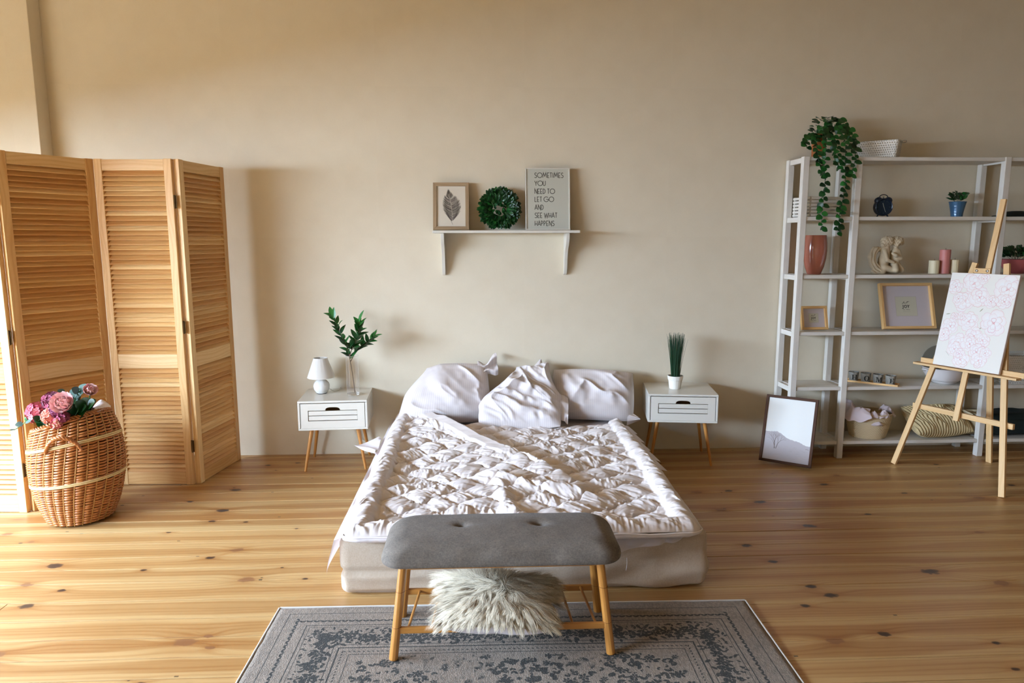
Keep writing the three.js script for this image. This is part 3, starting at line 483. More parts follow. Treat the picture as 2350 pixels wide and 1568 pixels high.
// ------------------------------------------------------------------ bench
const greyFelt = mat(0xffffff, { map: melange([94, 87, 79], [124, 115, 105], 8), roughness: 1, sheen: 0.25, sheenRoughness: 0.6, sheenColor: new THREE.Color(0.6, 0.6, 0.6) });
{
  const B = thing('bench', 'grey upholstered bench with two buttons on splayed bamboo legs at the foot of the bed', 'bench', [0.067, 0.01, 2.365], 0.0);
  const TW = 0.885, BWd = 0.335, BT = 0.088, Y0 = 0.352;
  // cushion: straight underside, ends slope and round off, tufted twice
  const g = new THREE.BoxGeometry(TW, BT, BWd, 150, 24, 70), p = g.attributes.position, tuft = [[-0.15, -0.01], [0.145, -0.01]];
  for (let i = 0; i < p.count; i++) {
    let x = p.getX(i), y = p.getY(i), z = p.getZ(i);
    const hw = TW / 2, hd = BWd / 2, t = (y + BT / 2) / BT, pr = 0.075;
    { const cx = clamp(x, -hw + pr, hw - pr), cz = clamp(z, -hd + pr, hd - pr); let dx = x - cx, dz = z - cz; const m = Math.max(Math.abs(dx), Math.abs(dz)), l = Math.hypot(dx, dz); if (l > 1e-6) { dx *= m / l; dz *= m / l; } x = cx + dx; z = cz + dz; }
    // quarter-ellipse shoulders: wide at the ends, tighter front and back; the under edge is rolled
    const q = Math.sin(clamp((t - 0.22) / 0.78) * PI / 2), ins = 1 - Math.sqrt(Math.max(0, 1 - q * q)), lowq = clamp((0.22 - t) / 0.22), low = 1 - Math.sqrt(1 - lowq * lowq);
    const ty = t < 0.22 ? t : 0.22 + 0.78 * q, X = x / hw, Z = z / hd;
    x *= 1 - (0.085 / hw) * ins - (0.016 / hw) * low; z *= 1 - (0.055 / hd) * ins - (0.014 / hd) * low;
    y = ty * BT - BT / 2;
    if (t > 0.98) y += 0.012 * (1 - X * X) * (1 - Z * Z) - 0.0; 
    x *= 1 - 0.02 * t; 
    if (t > 0.5) for (const [tx, tz] of tuft) { const d = Math.hypot(x - tx, (z - tz) * 1.1); y -= 0.024 * Math.exp(-d / 0.017) + 0.004 * Math.exp(-(((z - tz) / 0.016) ** 2)) * Math.exp(-Math.abs(x - tx) / 0.05); }
    y += 0.003 * fbm(x * 5, z * 5 + y * 3, 3, 6) * (t > 0.1 ? 1 : 0);
    if (z > 0.1 && t < 0.75) z += 0.005 * noise(x * 12, t * 2, 12) * Math.sin(PI * clamp(t / 0.75));
    p.setXYZ(i, x, y, z);
  }
  weld(g); { const uv = g.attributes.uv; for (let i = 0; i < uv.count; i++) uv.setXY(i, p.getX(i), p.getZ(i) - p.getY(i) * 1.1); }
  part('seat', at(g, 0, Y0 + BT / 2, 0), greyFelt, B);
  for (const [x, z] of tuft) part('button', at(new THREE.SphereGeometry(0.0095, 16, 10).scale(1, 0.55, 1), x, Y0 + BT - 0.0165, z), greyFelt, B);
  for (const sx of [-1, 1]) for (const sz of [-1, 1]) {
    const leg = part('leg', rod(V(sx * 0.40, 0, sz * (sz > 0 ? 0.152 : 0.145)), V(sx * 0.36, Y0 - 0.002, sz * 0.115), 0.0165, 0.0155, 20), bamboo, B);
    for (const t of [0.35, 0.72]) part('bamboo_ring', at(new THREE.TorusGeometry(0.0162, 0.0009, 6, 24).rotateX(PI / 2), sx * lerp(0.40, 0.36, t), t * Y0, sz * lerp(sz > 0 ? 0.152 : 0.145, 0.115, t)), bambooNode, leg);
  }
  part('seat_rail', at(bev(0.69, 0.02, 0.02, 0.004), 0, Y0 - 0.008, 0.118), bamboo, B); part('seat_rail', at(bev(0.69, 0.02, 0.02, 0.004), 0, Y0 - 0.008, -0.118), bamboo, B);
  const ys = 0.11, zf = 0.142, zb = -0.138, xf = 0.385;
  for (const z of [zf, zb]) part('shelf_rail', at(bev(2 * xf - 0.01, 0.024, 0.016, 0.004), 0, ys, z), bamboo, B);
  for (let i = 0; i < 9; i++) { const x = lerp(-0.325, 0.325, i / 8); part('shelf_rung', rod(V(x, ys + 0.004, zb + 0.004), V(x * 1.06, ys + 0.004, zf - 0.004), 0.0052, 0.0052, 10), bamboo, B); }
}
// ------------------------------------------------------------------ fur cushion on the bench's lower rack
{
  const F = thing('fur_cushion', 'shaggy cream fur cushion with a plain pink back lying on the rack under the bench', 'cushion', [0.052, 0.168, 2.42]);
  F.rotation.set(0.13, -0.02, -0.045, 'YXZ');
  const w = 0.4, d = 0.285, t = 0.088;
  const surf = (a, b, s) => { const th = Math.pow(clamp(1 - a ** 4), 0.5) * Math.pow(clamp(1 - b ** 4), 0.5); return V(a * w / 2 * (1 - 0.04 * (1 - b * b)), s * t / 2 * th * (s < 0 ? 1.5 : 1), b * d / 2 * (1 - 0.04 * (1 - a * a))); };
  const half = (s) => sheet(60, 44, (u, v, o) => { const q = surf(2 * u - 1, 2 * v - 1, s); o[0] = q.x; o[1] = q.y + (s < 0 ? 0.003 * noise(u * 8, v * 8, 3) : 0); o[2] = q.z; o[3] = u * 0.4; o[4] = v * 0.3; }, s > 0);
  part('back_cloth', half(-1), mat(0xe3d8d8, { roughness: 0.8, sheen: 0.3, sheenColor: new THREE.Color(1, 1, 1) }), F, 'plain pale pink back cloth');
  const hairBase = mat(0xc4b698, { roughness: 1 });
  part('fur_backing', half(1), hairBase, F);
  // hair: tapering strands that start on the upper face, lie down outward from an off-centre parting and clump
  const R = rng(2024), P = [], N = [], C = [], tmp = V(0, 0, 0), N_STR = 26000, SEG = 4;
  const clumps = Array.from({ length: 700 }, () => [R() * 2 - 1, R() * 2 - 1, R(), R() - 0.5, R() - 0.5]);
  const cell = new Map(), key = (a, b) => Math.floor(a * 8) + ',' + Math.floor(b * 8);
  clumps.forEach((c) => { const k = key(c[0], c[1]); (cell.get(k) ?? cell.set(k, []).get(k)).push(c); });
  const nearest = (a, b) => { let best = null, bd = 9; const i = Math.floor(a * 8), j = Math.floor(b * 8); for (let x = -1; x <= 1; x++) for (let y = -1; y <= 1; y++) for (const c of cell.get((i + x) + ',' + (j + y)) ?? []) { const q = (c[0] - a) ** 2 + (c[1] - b) ** 2; if (q < bd) { bd = q; best = c; } } return best ?? clumps[0]; };
  for (let i = 0; i < N_STR; i++) {
    const edgy = R() < 0.16; let a = R() * 2 - 1, b = R() * 2 - 1; if (edgy) { if (R() < 0.5) a = Math.sign(a) * (0.93 + 0.07 * R()); else b = Math.sign(b) * (0.93 + 0.07 * R()); }
    if (Math.abs(a) > 0.995 || Math.abs(b) > 0.995) continue;
    const root = surf(a, b, 1), e = 0.02, nx = surf(clamp(a + e, -0.999, 0.999), b, 1).sub(surf(clamp(a - e, -0.999, 0.999), b, 1)), nz = surf(a, clamp(b + e, -0.999, 0.999), 1).sub(surf(a, clamp(b - e, -0.999, 0.999), 1));
    const n = nz.cross(nx).normalize(); if (n.y < 0) n.negate();
    const c = nearest(a, b), px = a - (-0.02 + 0.1 * b), pz = b + 0.28;   // parting point
    let dir = V(px * 1.1 + 0.55 * c[3] + 0.35 * noise(a * 3, b * 3, 5), 0, pz * 0.85 + 0.16 + 0.5 * c[4] + 0.35 * noise(a * 3 + 9, b * 3, 6)); if (dir.lengthSq() < 1e-4) dir.set(0, 0, 1); dir.normalize();
    const len = (0.036 + 0.03 * R()) * (0.75 + 0.5 * c[2]) * (1 - 0.4 * smooth(0.7, 0.95, b)), lift = 0.22 + 0.2 * smooth(0, -0.8, b) + 0.4 * R() * c[2] + 0.25 * Math.exp(-(px * px + pz * pz) / 0.05);
    const toC = V((c[0] - a) * w / 2, 0, (c[1] - b) * d / 2), wd = 0.0007 + 0.0007 * R(), pts = [];
    for (let k = 0; k <= SEG; k++) { const s = k / SEG, q = root.clone().addScaledVector(n, len * (lift * s * (1 - 0.55 * s) + 0.05)).addScaledVector(dir, len * s * (0.75 + 0.35 * s)).addScaledVector(toC, 0.75 * s * s); q.y -= len * 0.35 * s * s * smooth(0.7, 1, Math.max(Math.abs(a), Math.abs(b))); q.x += 0.004 * s * noise(i * 0.37, s * 3, 4); q.z += 0.004 * s * noise(i * 0.53, s * 3, 5); pts.push(q); }
    const sideV = dir.clone().cross(n).normalize(), tone = 0.85 + 0.15 * R(), rgb = (R() < 0.24 ? [0.5, 0.42, 0.3] : [0.86, 0.75, 0.57]).map((x) => x * tone);
    for (let k = 0; k < SEG; k++) {
      const w0 = wd * (1 - 0.8 * k / SEG), w1 = k === SEG - 1 ? 0.00005 : wd * (1 - 0.8 * (k + 1) / SEG), A = pts[k], B2 = pts[k + 1];
      const q = [A.clone().addScaledVector(sideV, -w0), A.clone().addScaledVector(sideV, w0), B2.clone().addScaledVector(sideV, w1), B2.clone().addScaledVector(sideV, -w1)];
      for (const [v, kk] of [[0, k], [1, k], [2, k + 1], [0, k], [2, k + 1], [3, k + 1]]) { P.push(q[v].x, q[v].y, q[v].z); const s = kk / SEG, nn = tmp.copy(n).addScaledVector(dir, 0.5 * s).addScaledVector(sideV, v === 1 || v === 2 ? 0.5 : -0.5).normalize(); N.push(nn.x, nn.y, nn.z); C.push(...rgb); }
    }
  }
  const g = new THREE.BufferGeometry(); g.setAttribute('position', new THREE.Float32BufferAttribute(P, 3)); g.setAttribute('normal', new THREE.Float32BufferAttribute(N, 3)); g.setAttribute('color', new THREE.Float32BufferAttribute(C, 3));
  const fur = part('fur', g, new THREE.MeshPhysicalMaterial({ color: 0xffffff, vertexColors: true, roughness: 0.7, side: THREE.DoubleSide }), F); fur.userData.kind = 'stuff';
}

// ------------------------------------------------------------------ nightstands
function nightstand(label, pos, turn, w, d, h0, h1, legs) {
  const t = thing('nightstand', label, 'nightstand', pos, turn, 'white nightstands beside the bed'), T = 0.014, h = h1 - h0, zf = d / 2;
  part('top_panel', at(bev(w, T, d, 0.0025), 0, h1 - T / 2, 0), whiteLacquer, t);
  part('bottom_panel', at(bev(w, T, d, 0.0025), 0, h0 + T / 2, 0), whiteLacquer, t);
  for (const s of [-1, 1]) part('side_panel', at(bev(T, h - 2 * T, d, 0.0025), s * (w - T) / 2, (h0 + h1) / 2, 0), whiteLacquer, t);
  part('back_panel', at(bev(w - 2 * T, h - 2 * T, 0.006, 0.001), 0, (h0 + h1) / 2, -d / 2 + 0.02), whiteLacquer, t);
  // drawer front with a cut-out grip and three slits between two slats
  const dw = w - 2 * T - 0.007, dh = h - 2 * T - 0.0048, dr = sub('drawer', t, [0, (h0 + h1) / 2 - 0.0021, zf - 0.0075]);
  const fx = dw / 2, fy = dh / 2, px = dw * 0.385, p0 = fy - dh * 0.28, p1 = p0 - dh * 0.43;
  const gp = []; for (let i = 0; i <= 12; i++) { const a = PI - i / 12 * PI; gp.push([Math.sign(Math.cos(a)) * Math.pow(Math.abs(Math.cos(a)), 0.6) * w * 0.105, p0 + Math.pow(Math.sin(a), 0.75) * dh * 0.125]); }
  const hole = [[-px, p1], [px, p1], [px, p0], ...gp.reverse(), [-px, p0]];
  part('drawer_front', at(extrude([[-fx, -fy], [fx, -fy], [fx, fy], [-fx, fy]], 0.012, 0.001, false, [hole]), 0, 0, -0.006), whiteLacquer, dr);
  const sh = (p0 - p1 - 0.0129) / 2;
  for (const k of [0, 1]) part('slat', at(bev(2 * px - 0.005, sh, 0.01, 0.001), 0.0015, p0 - 0.0043 - sh / 2 - k * (sh + 0.0043), -0.001), whiteLacquer, dr);
  part('drawer_box', merge([at(bev(dw - 0.03, 0.006, d - 0.06, 0), 0, -fy + 0.012, -d / 2 + 0.03), ...[-1, 1].map((k) => at(bev(0.01, dh * 0.8, d - 0.06, 0), k * (fx - 0.018), -0.01, -d / 2 + 0.03)), at(bev(dw - 0.03, dh * 0.8, 0.01, 0), 0, -0.01, -d + 0.06)]), easelMat, dr);
  for (const [sx, sz, splx, splz] of [[-1, 1, 0.035, 0.03], [1, 1, 0.035, 0.03], [-1, -1, 0.03, 0.02], [1, -1, 0.03, 0.02]])
    part('leg', rod(V(sx * (w / 2 - 0.06 + splx), 0, sz * (d / 2 - 0.06) + sz * splz), V(sx * (w / 2 - 0.075), h0 + 0.001, sz * (d / 2 - 0.07)), 0.0085, 0.0135, 16), legWood, t);
  return t;
}
nightstand('white slatted nightstand left of the bed, with a small lamp and a vase', [-0.993, 0.0005, 0.205], 0.06, 0.447, 0.385, 0.287, 0.484, []);
nightstand('white slatted nightstand right of the bed, with a pot of grass', [1.365, 0.0005, 0.205], -0.13, 0.46, 0.4, 0.306, 0.5, []);

// ------------------------------------------------------------------ table lamp with its cord
{
  const l = thing('table_lamp', 'small white table lamp with a round ceramic base on the left nightstand', 'lamp', [-1.1, 0.4845, 0.165]);
  part('base', lathe([[0, 0.004], [0.034, 0.004], [0.041, 0.012], [0.052, 0.032], [0.0545, 0.052], [0.05, 0.072], [0.036, 0.089], [0.018, 0.096], [0.013, 0.1], [0, 0.1]], 48), ceramic, l);
  part('foot_ring', lathe([[0, 0], [0.032, 0], [0.034, 0.002], [0.033, 0.006], [0, 0.006]], 40), dark, l);
  part('neck', lathe([[0, 0.096], [0.012, 0.096], [0.012, 0.125], [0, 0.125]], 20), ceramic, l);
  part('shade', lathe([[0.091, 0.112], [0.0925, 0.1135], [0.046, 0.244], [0.0445, 0.244], [0.0905, 0.114]], 56, 0.9), mat(0xe8e3da, { roughness: 0.95, transmission: 0.25, side: THREE.DoubleSide, bumpMap: speckle([90, 90, 90], [160, 160, 160], 128), bumpScale: 0.0006 }), l);
  part('shade_ring', merge([at(new THREE.TorusGeometry(0.0455, 0.0016, 8, 48).rotateX(PI / 2), 0, 0.244, 0), at(new THREE.TorusGeometry(0.0915, 0.0016, 8, 48).rotateX(PI / 2), 0, 0.113, 0), bar(V(-0.045, 0.236, 0), V(0.045, 0.236, 0), 0.003, 0.003)]), ceramic, l);
  part('cord', tube([V(0.045, 0.03, -0.02), V(0.075, 0.006, -0.035), V(0.1, 0.004, -0.07), V(0.1, 0.004, -0.15), V(0.13, -0.06, -0.158), V(0.16, -0.17, -0.152), V(0.19, -0.27, -0.15), V(0.215, -0.35, -0.15), V(0.25, -0.385, -0.15), V(0.3, -0.4, -0.149)], 0.0025, 6, 60), mat(0xdcd6cc, { roughness: 0.6 }), l);
  part('plug_lead', tube([V(0.135, -0.19, -0.15), V(0.165, -0.2, -0.148), V(0.19, -0.24, -0.147), V(0.205, -0.3, -0.148), V(0.222, -0.36, -0.15)], 0.0025, 6, 40), mat(0xdcd6cc, { roughness: 0.6 }), l);
}
// ------------------------------------------------------------------ leaves
function leafGeo(len, wid, bend = 0.25, fold = 0.25, nu = 6, nv = 4, tip = 0.75, pw = 0.8) {   // along +z from the stalk, face up
  return sheet(nv, nu, (u, v, o) => { const s = 2 * u - 1, ww = wid / 2 * Math.pow(Math.sin(PI * Math.pow(v * 0.97 + 0.015, tip)), pw); o[0] = s * ww; o[1] = fold * Math.abs(s) * ww - bend * len * v * v; o[2] = v * len * (1 - 0.12 * bend); o[3] = u; o[4] = v; }, true);
}
// ------------------------------------------------------------------ glass vase and the branch in it
{
  const v = thing('glass_vase', 'tall clear glass vase on the left nightstand, holding a green branch', 'vase', [-0.873, 0.4845, 0.238]);
  part('wall', lathe([[0.036, 0.0], [0.042, 0.004], [0.0435, 0.05], [0.0425, 0.15], [0.042, 0.272]], 56, 0.9), mat(0xffffff, { roughness: 0.22, transmission: 1, thickness: 0, ior: 1.75 }), v);
  part('bottom', lathe([[0, 0.002], [0.036, 0.002], [0.04, 0.006], [0.039, 0.013], [0, 0.011]], 40, 0.5), mat(0xffffff, { roughness: 0.02, transmission: 1, thickness: 0.01, ior: 1.45 }), v);
  part('lip', at(new THREE.TorusGeometry(0.042, 0.0012, 8, 56).rotateX(PI / 2), 0, 0.272, 0), mat(0xffffff, { roughness: 0.05, transmission: 0.8, thickness: 0.002, ior: 1.45 }), v);
  const b = thing('leafy_branch', 'green leafy branch standing in the tall glass vase', 'branch', [-0.873, 0.4845, 0.238]);
  const stems = [
    [V(0.012, 0.02, 0.004), V(0.0, 0.14, 0.0), V(-0.018, 0.27, 0.004), V(-0.035, 0.34, 0.004), V(-0.075, 0.43, 0), V(-0.1, 0.5, 0.004), V(-0.125, 0.545, 0.0)],
    [V(-0.016, 0.26, 0.002), V(0.0, 0.31, 0.008), V(0.03, 0.37, 0.01), V(0.05, 0.43, 0.012), V(0.055, 0.5, 0.0)],
    [V(-0.012, 0.23, 0), V(0.03, 0.3, -0.02), V(0.07, 0.335, -0.02), V(0.11, 0.365, -0.01), V(0.14, 0.395, 0)]];
  for (const s of stems) part('stem', tube(s, (t) => 0.003 * (1 - 0.55 * t), 7, 40), stemBrown, b);
  const gs = [leafGeo(0.078, 0.031, 0.12), leafGeo(0.07, 0.035, 0.3), leafGeo(0.064, 0.028, 0.06)], R = rng(66);
  stems.forEach((s, si) => {
    const c = new THREE.CatmullRomCurve3(s), n = [24, 22, 17][si], t0 = [0.42, 0.2, 0.3][si];
    for (let i = 0; i < n; i++) {
      const t = lerp(t0, 1, i / (n - 1)), q = c.getPointAt(t), tg = c.getTangentAt(t), az = i * 2.4 + si, d = V(Math.cos(az), 0.15, Math.sin(az) * 0.8).addScaledVector(tg, 0.55 + 1.0 * t).add(V((R() - 0.5) * 0.5, (R() - 0.5) * 0.5, (R() - 0.5) * 0.3)).normalize();
      const m = part('leaf', gs[i % 3], LEAF[t > 0.88 ? 2 : i % 2], b); m.position.copy(q); m.quaternion.copy(facing(d, V(0.25 * (R() - 0.5), 1, 0.45))); m.scale.setScalar(0.85 + 0.35 * R());
    }
  });
}
// ------------------------------------------------------------------ potted grass
{
  const t = thing('potted_grass', 'tall dark green grass in a small white pot on the right nightstand', 'potted plant', [1.335, 0.5005, 0.21]);
  part('pot', lathe([[0, 0], [0.037, 0], [0.0395, 0.003], [0.047, 0.062], [0.0505, 0.064], [0.054, 0.088], [0.0535, 0.091], [0.049, 0.091], [0.046, 0.07], [0, 0.07]], 48, 0.5), mat(0xe6e1d6, { roughness: 0.7 }), t);
  part('soil', lathe([[0, 0.079], [0.03, 0.08], [0.047, 0.076]], 24), soil, t);
  const R = rng(9), blades = [];
  for (let i = 0; i < 260; i++) {
    const a = R() * TAU, r = Math.sqrt(R()) * 0.028, lean = r * (0.9 + R() * 0.6) + (R() < 0.12 ? 0.018 : 0), h = 0.26 + 0.055 * R(), x0 = Math.cos(a) * r, z0 = Math.sin(a) * r, x1 = Math.cos(a) * (r + lean), z1 = Math.sin(a) * (r + lean);
    blades.push(plain(tube([V(x0, 0.075, z0), V(lerp(x0, x1, 0.4), 0.075 + h * 0.5, lerp(z0, z1, 0.4)), V(x1, 0.075 + h, z1)], (s) => 0.0013 * (1 - 0.7 * s), 4, 4)));
  }
  part('blades', mergeGeometries(blades), mat(0x0f3f1e, { roughness: 0.5 }), t).userData.kind = 'stuff';
}
// ------------------------------------------------------------------ wall shelf
{
  const s = thing('wall_shelf', 'small white wall shelf with two curved brackets above the bed', 'shelf', [0.17, 1.568, 0]);
  part('board', at(bev(0.985, 0.018, 0.195, 0.003), 0, 0.009, 0.0985), whiteLacquer, s);
  for (const x of [-0.43, 0.415]) part('bracket', at(extrude([[0.001, 0], ...new THREE.SplineCurve([[0.165, 0], [0.162, -0.04], [0.14, -0.075], [0.112, -0.095], [0.088, -0.118], [0.07, -0.15], [0.058, -0.19], [0.046, -0.235], [0.026, -0.278], [0.001, -0.288]].map(([x, y]) => new THREE.Vector2(x, y))).getPoints(40).map((q) => [q.x, q.y])], 0.022, 0.0015).rotateY(-PI / 2), x + 0.011, -0.0005, 0), whiteLacquer, s);
}
// ------------------------------------------------------------------ framed things on the wall shelf
function frameGeo(w, h, fw, depth, bevel = 0.0015) { // four mitred bars
  const x = w / 2, y = h / 2;
  return [[[-x, -y], [x, -y], [x - fw, -y + fw], [-x + fw, -y + fw]], [[x, -y], [x, y], [x - fw, y - fw], [x - fw, -y + fw]], [[x, y], [-x, y], [-x + fw, y - fw], [x - fw, y - fw]], [[-x, y], [-x, -y], [-x + fw, -y + fw], [-x + fw, y - fw]]].map((q, i) => {
    const g = extrude(q, depth, bevel), uv = g.attributes.uv, p = g.attributes.position;
    for (let k = 0; k < uv.count; k++) uv.setXY(k, (i % 2 ? p.getY(k) : p.getX(k)) + i * 0.3, (i % 2 ? p.getX(k) : p.getY(k)) + p.getZ(k) + i * 0.17);
    return g;
  });
}
function picture(t, w, h, fw, depth, frameMat, print, { recess = 0.006, glazed = true, sink = depth * 0.6 } = {}) {
  for (const g of frameGeo(w, h, fw, depth)) part('frame_bar', at(g, 0, h / 2, 0), frameMat, t);
  const pw = w - 2 * fw + 0.004, ph = h - 2 * fw + 0.004;
  const g = new THREE.BoxGeometry(pw, ph, 0.003); part('print', at(g, 0, h / 2, depth - sink), [dark, dark, dark, dark, print, dark], t);
  if (glazed) part('glass_pane', at(new THREE.PlaneGeometry(pw, ph), 0, h / 2, depth - sink + 0.004), glass, t);
}
const lean = (t, a) => { t.rotation.x = -a; return t; };
const LIGHT_FONT = 'sans-serif';
{
  const t = lean(thing('feather_picture', 'small oak framed print of a grey feather on the wall shelf', 'picture', [-0.2025, 1.5865, 0.105]), 0.215);
  picture(t, 0.242, 0.325, 0.024, 0.018, oak, paper(canvasTex(400, 560, (g, W, H) => {
    g.fillStyle = '#d9d0bf'; g.fillRect(0, 0, W, H);
    const R = rng(12), q = (s) => [lerp(212, 168, s) + 18 * Math.sin(s * 3.3), lerp(524, 96, s)];
    g.lineCap = 'round';
    for (let i = 0; i < 1300; i++) {
      const s = 0.1 + 0.93 * R(), [x, y] = q(s), side = R() < 0.5 ? -1 : 1, wid = 128 * Math.pow(Math.sin(PI * Math.pow(clamp((s - 0.06) / 0.96), 0.72)), 0.75) * (0.7 + 0.35 * R()) * (s > 0.8 ? 0.75 : 1), up = 34 + 34 * smooth(1, 0.5, s);
      g.strokeStyle = 'rgba(' + (40 + 30 * R() | 0) + ',' + (36 + 28 * R() | 0) + ',' + (32 + 26 * R() | 0) + ',' + (0.16 + 0.4 * R()) + ')'; g.lineWidth = 0.7 + 1.6 * R();
      g.beginPath(); g.moveTo(x + side * 2, y); g.quadraticCurveTo(x + side * wid * 0.55, y - up * 0.2, x + side * wid * 0.95, y - up * (0.8 + 0.5 * R())); g.stroke();
    }
    for (let i = 0; i < 90; i++) { const [x, y] = q(0.9 + 0.1 * R()); g.strokeStyle = 'rgba(60,54,48,0.4)'; g.lineWidth = 1.2; g.beginPath(); g.moveTo(x, y); g.quadraticCurveTo(x + (R() - 0.4) * 16, y - 25, x + (R() - 0.45) * 34, y - 30 - 34 * R()); g.stroke(); }
    g.strokeStyle = '#cfc4b0'; g.lineWidth = 3.5; g.beginPath(); for (let i = 0; i <= 20; i++) { const [x, y] = q(0.1 + i / 23); i ? g.lineTo(x, y) : g.moveTo(x, y); } g.stroke();
    g.strokeStyle = '#4a443c'; g.lineWidth = 3.2; g.beginPath(); g.moveTo(...q(0.2)); g.lineTo(200, 478); g.lineTo(222, 528); g.stroke();
  })), { glazed: true });
}
{
  const t = lean(thing('quote_sign', 'pale framed sign reading SOMETIMES YOU NEED TO LET GO on the wall shelf', 'sign', [0.4535, 1.5865, 0.1]), 0.14);
  picture(t, 0.304, 0.42, 0.008, 0.016, mat(0xd5d0c2, { roughness: 0.4 }), paper(canvasTex(760, 1050, (g, W, H) => {
    g.fillStyle = '#c3c3b6'; g.fillRect(0, 0, W, H);
    // thin geometric capitals drawn as strokes: wide round O and G, narrow straight letters
    const A = { S: [[['M', 0.9, 0.12], ['C', 0.7, -0.06, 0.06, -0.04, 0.1, 0.3], ['C', 0.14, 0.52, 0.95, 0.46, 0.94, 0.74], ['C', 0.92, 1.08, 0.2, 1.06, 0.02, 0.9]], 0.46], M: [[['M', 0.02, 1], ['L', 0.2, 0], ['L', 0.5, 0.72], ['L', 0.8, 0], ['L', 0.98, 1]], 0.86], E: [[['M', 0.95, 0], ['L', 0.05, 0], ['L', 0.05, 1], ['L', 0.95, 1], ['M', 0.05, 0.62], ['L', 0.8, 0.62]], 0.42], T: [[['M', 0, 0], ['L', 1, 0], ['M', 0.5, 0], ['L', 0.5, 1]], 0.44], I: [[['M', 0.5, 0], ['L', 0.5, 1]], 0.12], Y: [[['M', 0, 0], ['L', 0.5, 0.55], ['L', 1, 0], ['M', 0.5, 0.55], ['L', 0.5, 1]], 0.54], U: [[['M', 0.05, 0], ['L', 0.05, 0.68], ['C', 0.05, 1.1, 0.95, 1.1, 0.95, 0.68], ['L', 0.95, 0]], 0.5], N: [[['M', 0.05, 1], ['L', 0.05, 0], ['L', 0.95, 1], ['L', 0.95, 0]], 0.52], D: [[['M', 0.05, 0], ['L', 0.05, 1], ['C', 1.2, 1.02, 1.2, -0.02, 0.05, 0]], 0.5], L: [[['M', 0.05, 0], ['L', 0.05, 1], ['L', 0.95, 1]], 0.38], A: [[['M', 0, 1], ['L', 0.5, 0], ['L', 1, 1], ['M', 0.2, 0.68], ['L', 0.8, 0.68]], 0.56], W: [[['M', 0, 0], ['L', 0.25, 1], ['L', 0.5, 0.2], ['L', 0.75, 1], ['L', 1, 0]], 0.84], H: [[['M', 0.05, 0], ['L', 0.05, 1], ['M', 0.95, 0], ['L', 0.95, 1], ['M', 0.05, 0.62], ['L', 0.95, 0.62]], 0.5], P: [[['M', 0.05, 1], ['L', 0.05, 0], ['C', 1.1, -0.04, 1.1, 0.62, 0.05, 0.6]], 0.42] };
    g.strokeStyle = '#3a382f'; g.lineWidth = 10.5; g.lineJoin = 'miter'; g.lineCap = 'butt';
    ['SOMETIMES', 'YOU', 'NEED TO', 'LET GO', 'AND', 'SEE WHAT', 'HAPPENS'].forEach((line, li) => {
      const h = 84, y0 = 66 + li * 140; let x = 150;
      for (const ch of line) {
        if (ch === ' ') { x += 24; continue; }
        if (ch === 'O' || ch === 'G') { const r = h / 2; g.beginPath(); ch === 'O' ? g.arc(x + r, y0 + r, r, 0, TAU) : (g.arc(x + r, y0 + r, r, -0.75, -TAU, true), g.moveTo(x + r * 2, y0 + r), g.lineTo(x + r * 1.0, y0 + r)); g.stroke(); x += h + 9; continue; }
        const [cmds, w] = A[ch], W2 = w * h; g.beginPath();
        for (const [c, ...p] of cmds) { const q = p.map((v, i) => (i % 2 ? y0 + v * h : x + v * W2)); c === 'M' ? g.moveTo(...q) : c === 'L' ? g.lineTo(...q) : g.bezierCurveTo(...q); }
        g.stroke(); x += W2 + 11;
      }
    });
  })), { glazed: true, sink: 0.007 });
}
// ------------------------------------------------------------------ leaf wreath
{
  const t = lean(thing('leaf_wreath', 'round dark green leaf wreath standing between the two frames on the wall shelf', 'wreath', [0.127, 1.587, 0.085]), 0.12);
  const cy = 0.144, R = rng(31);
  part('ring', at(new THREE.TorusGeometry(0.07, 0.02, 10, 48), 0, cy, 0), stemBrown, t);
  const gs = [leafGeo(0.037, 0.021, 0.15, 0.2, 5, 2, 1, 0.6), leafGeo(0.033, 0.021, 0.35, 0.2, 5, 2, 1.1, 0.6), leafGeo(0.039, 0.019, 0.05, 0.3, 5, 2, 0.95, 0.6)], rest = [[], [], []];
  for (let i = 0; i < 900; i++) {
    const a = R() * TAU, k = Math.sqrt(lerp(0.04, 1, R())), rq = 0.014 + 0.099 * k, dome = Math.sin(PI * clamp((rq - 0.022) / 0.1)), inner = rq < 0.045;
    const q = V(Math.cos(a) * rq, cy + Math.sin(a) * rq, 0.006 + 0.03 * dome * (0.4 + 0.6 * R())), out = V(Math.cos(a), Math.sin(a), 0);
    const d = out.clone().multiplyScalar(inner ? (R() < 0.6 ? -0.45 : 0.5) : 0.35 + 0.75 * (rq / 0.113)).add(V(-Math.sin(a), Math.cos(a), 0).multiplyScalar((R() - 0.5) * 1.3)).add(V(0, 0, inner ? 0.9 : 0.75 * dome + 0.1)).normalize();
    const qt = facing(d, V((R() - 0.5), (R() - 0.5), 0.9)), s = (inner ? 0.8 : 0.95) + 0.3 * R(), p = q;
    if (p.y + d.y * 0.04 * s < 0.002 || p.z + d.z * 0.04 * s < -0.03) continue;
    if (i < 290) { const m = part('leaf', gs[i % 3], LEAF[[0, 1, 1, 3, 2][R() * 5 | 0]], t); m.position.copy(p); m.quaternion.copy(qt); m.scale.setScalar(s); }
    else rest[i % 3].push(M4(p, qt, s));
  }
  rest.forEach((l, i) => { const m = part('leaves', scatter(gs[i], l), LEAF[[1, 0, 3][i]], t); m.userData.kind = 'stuff'; });
}

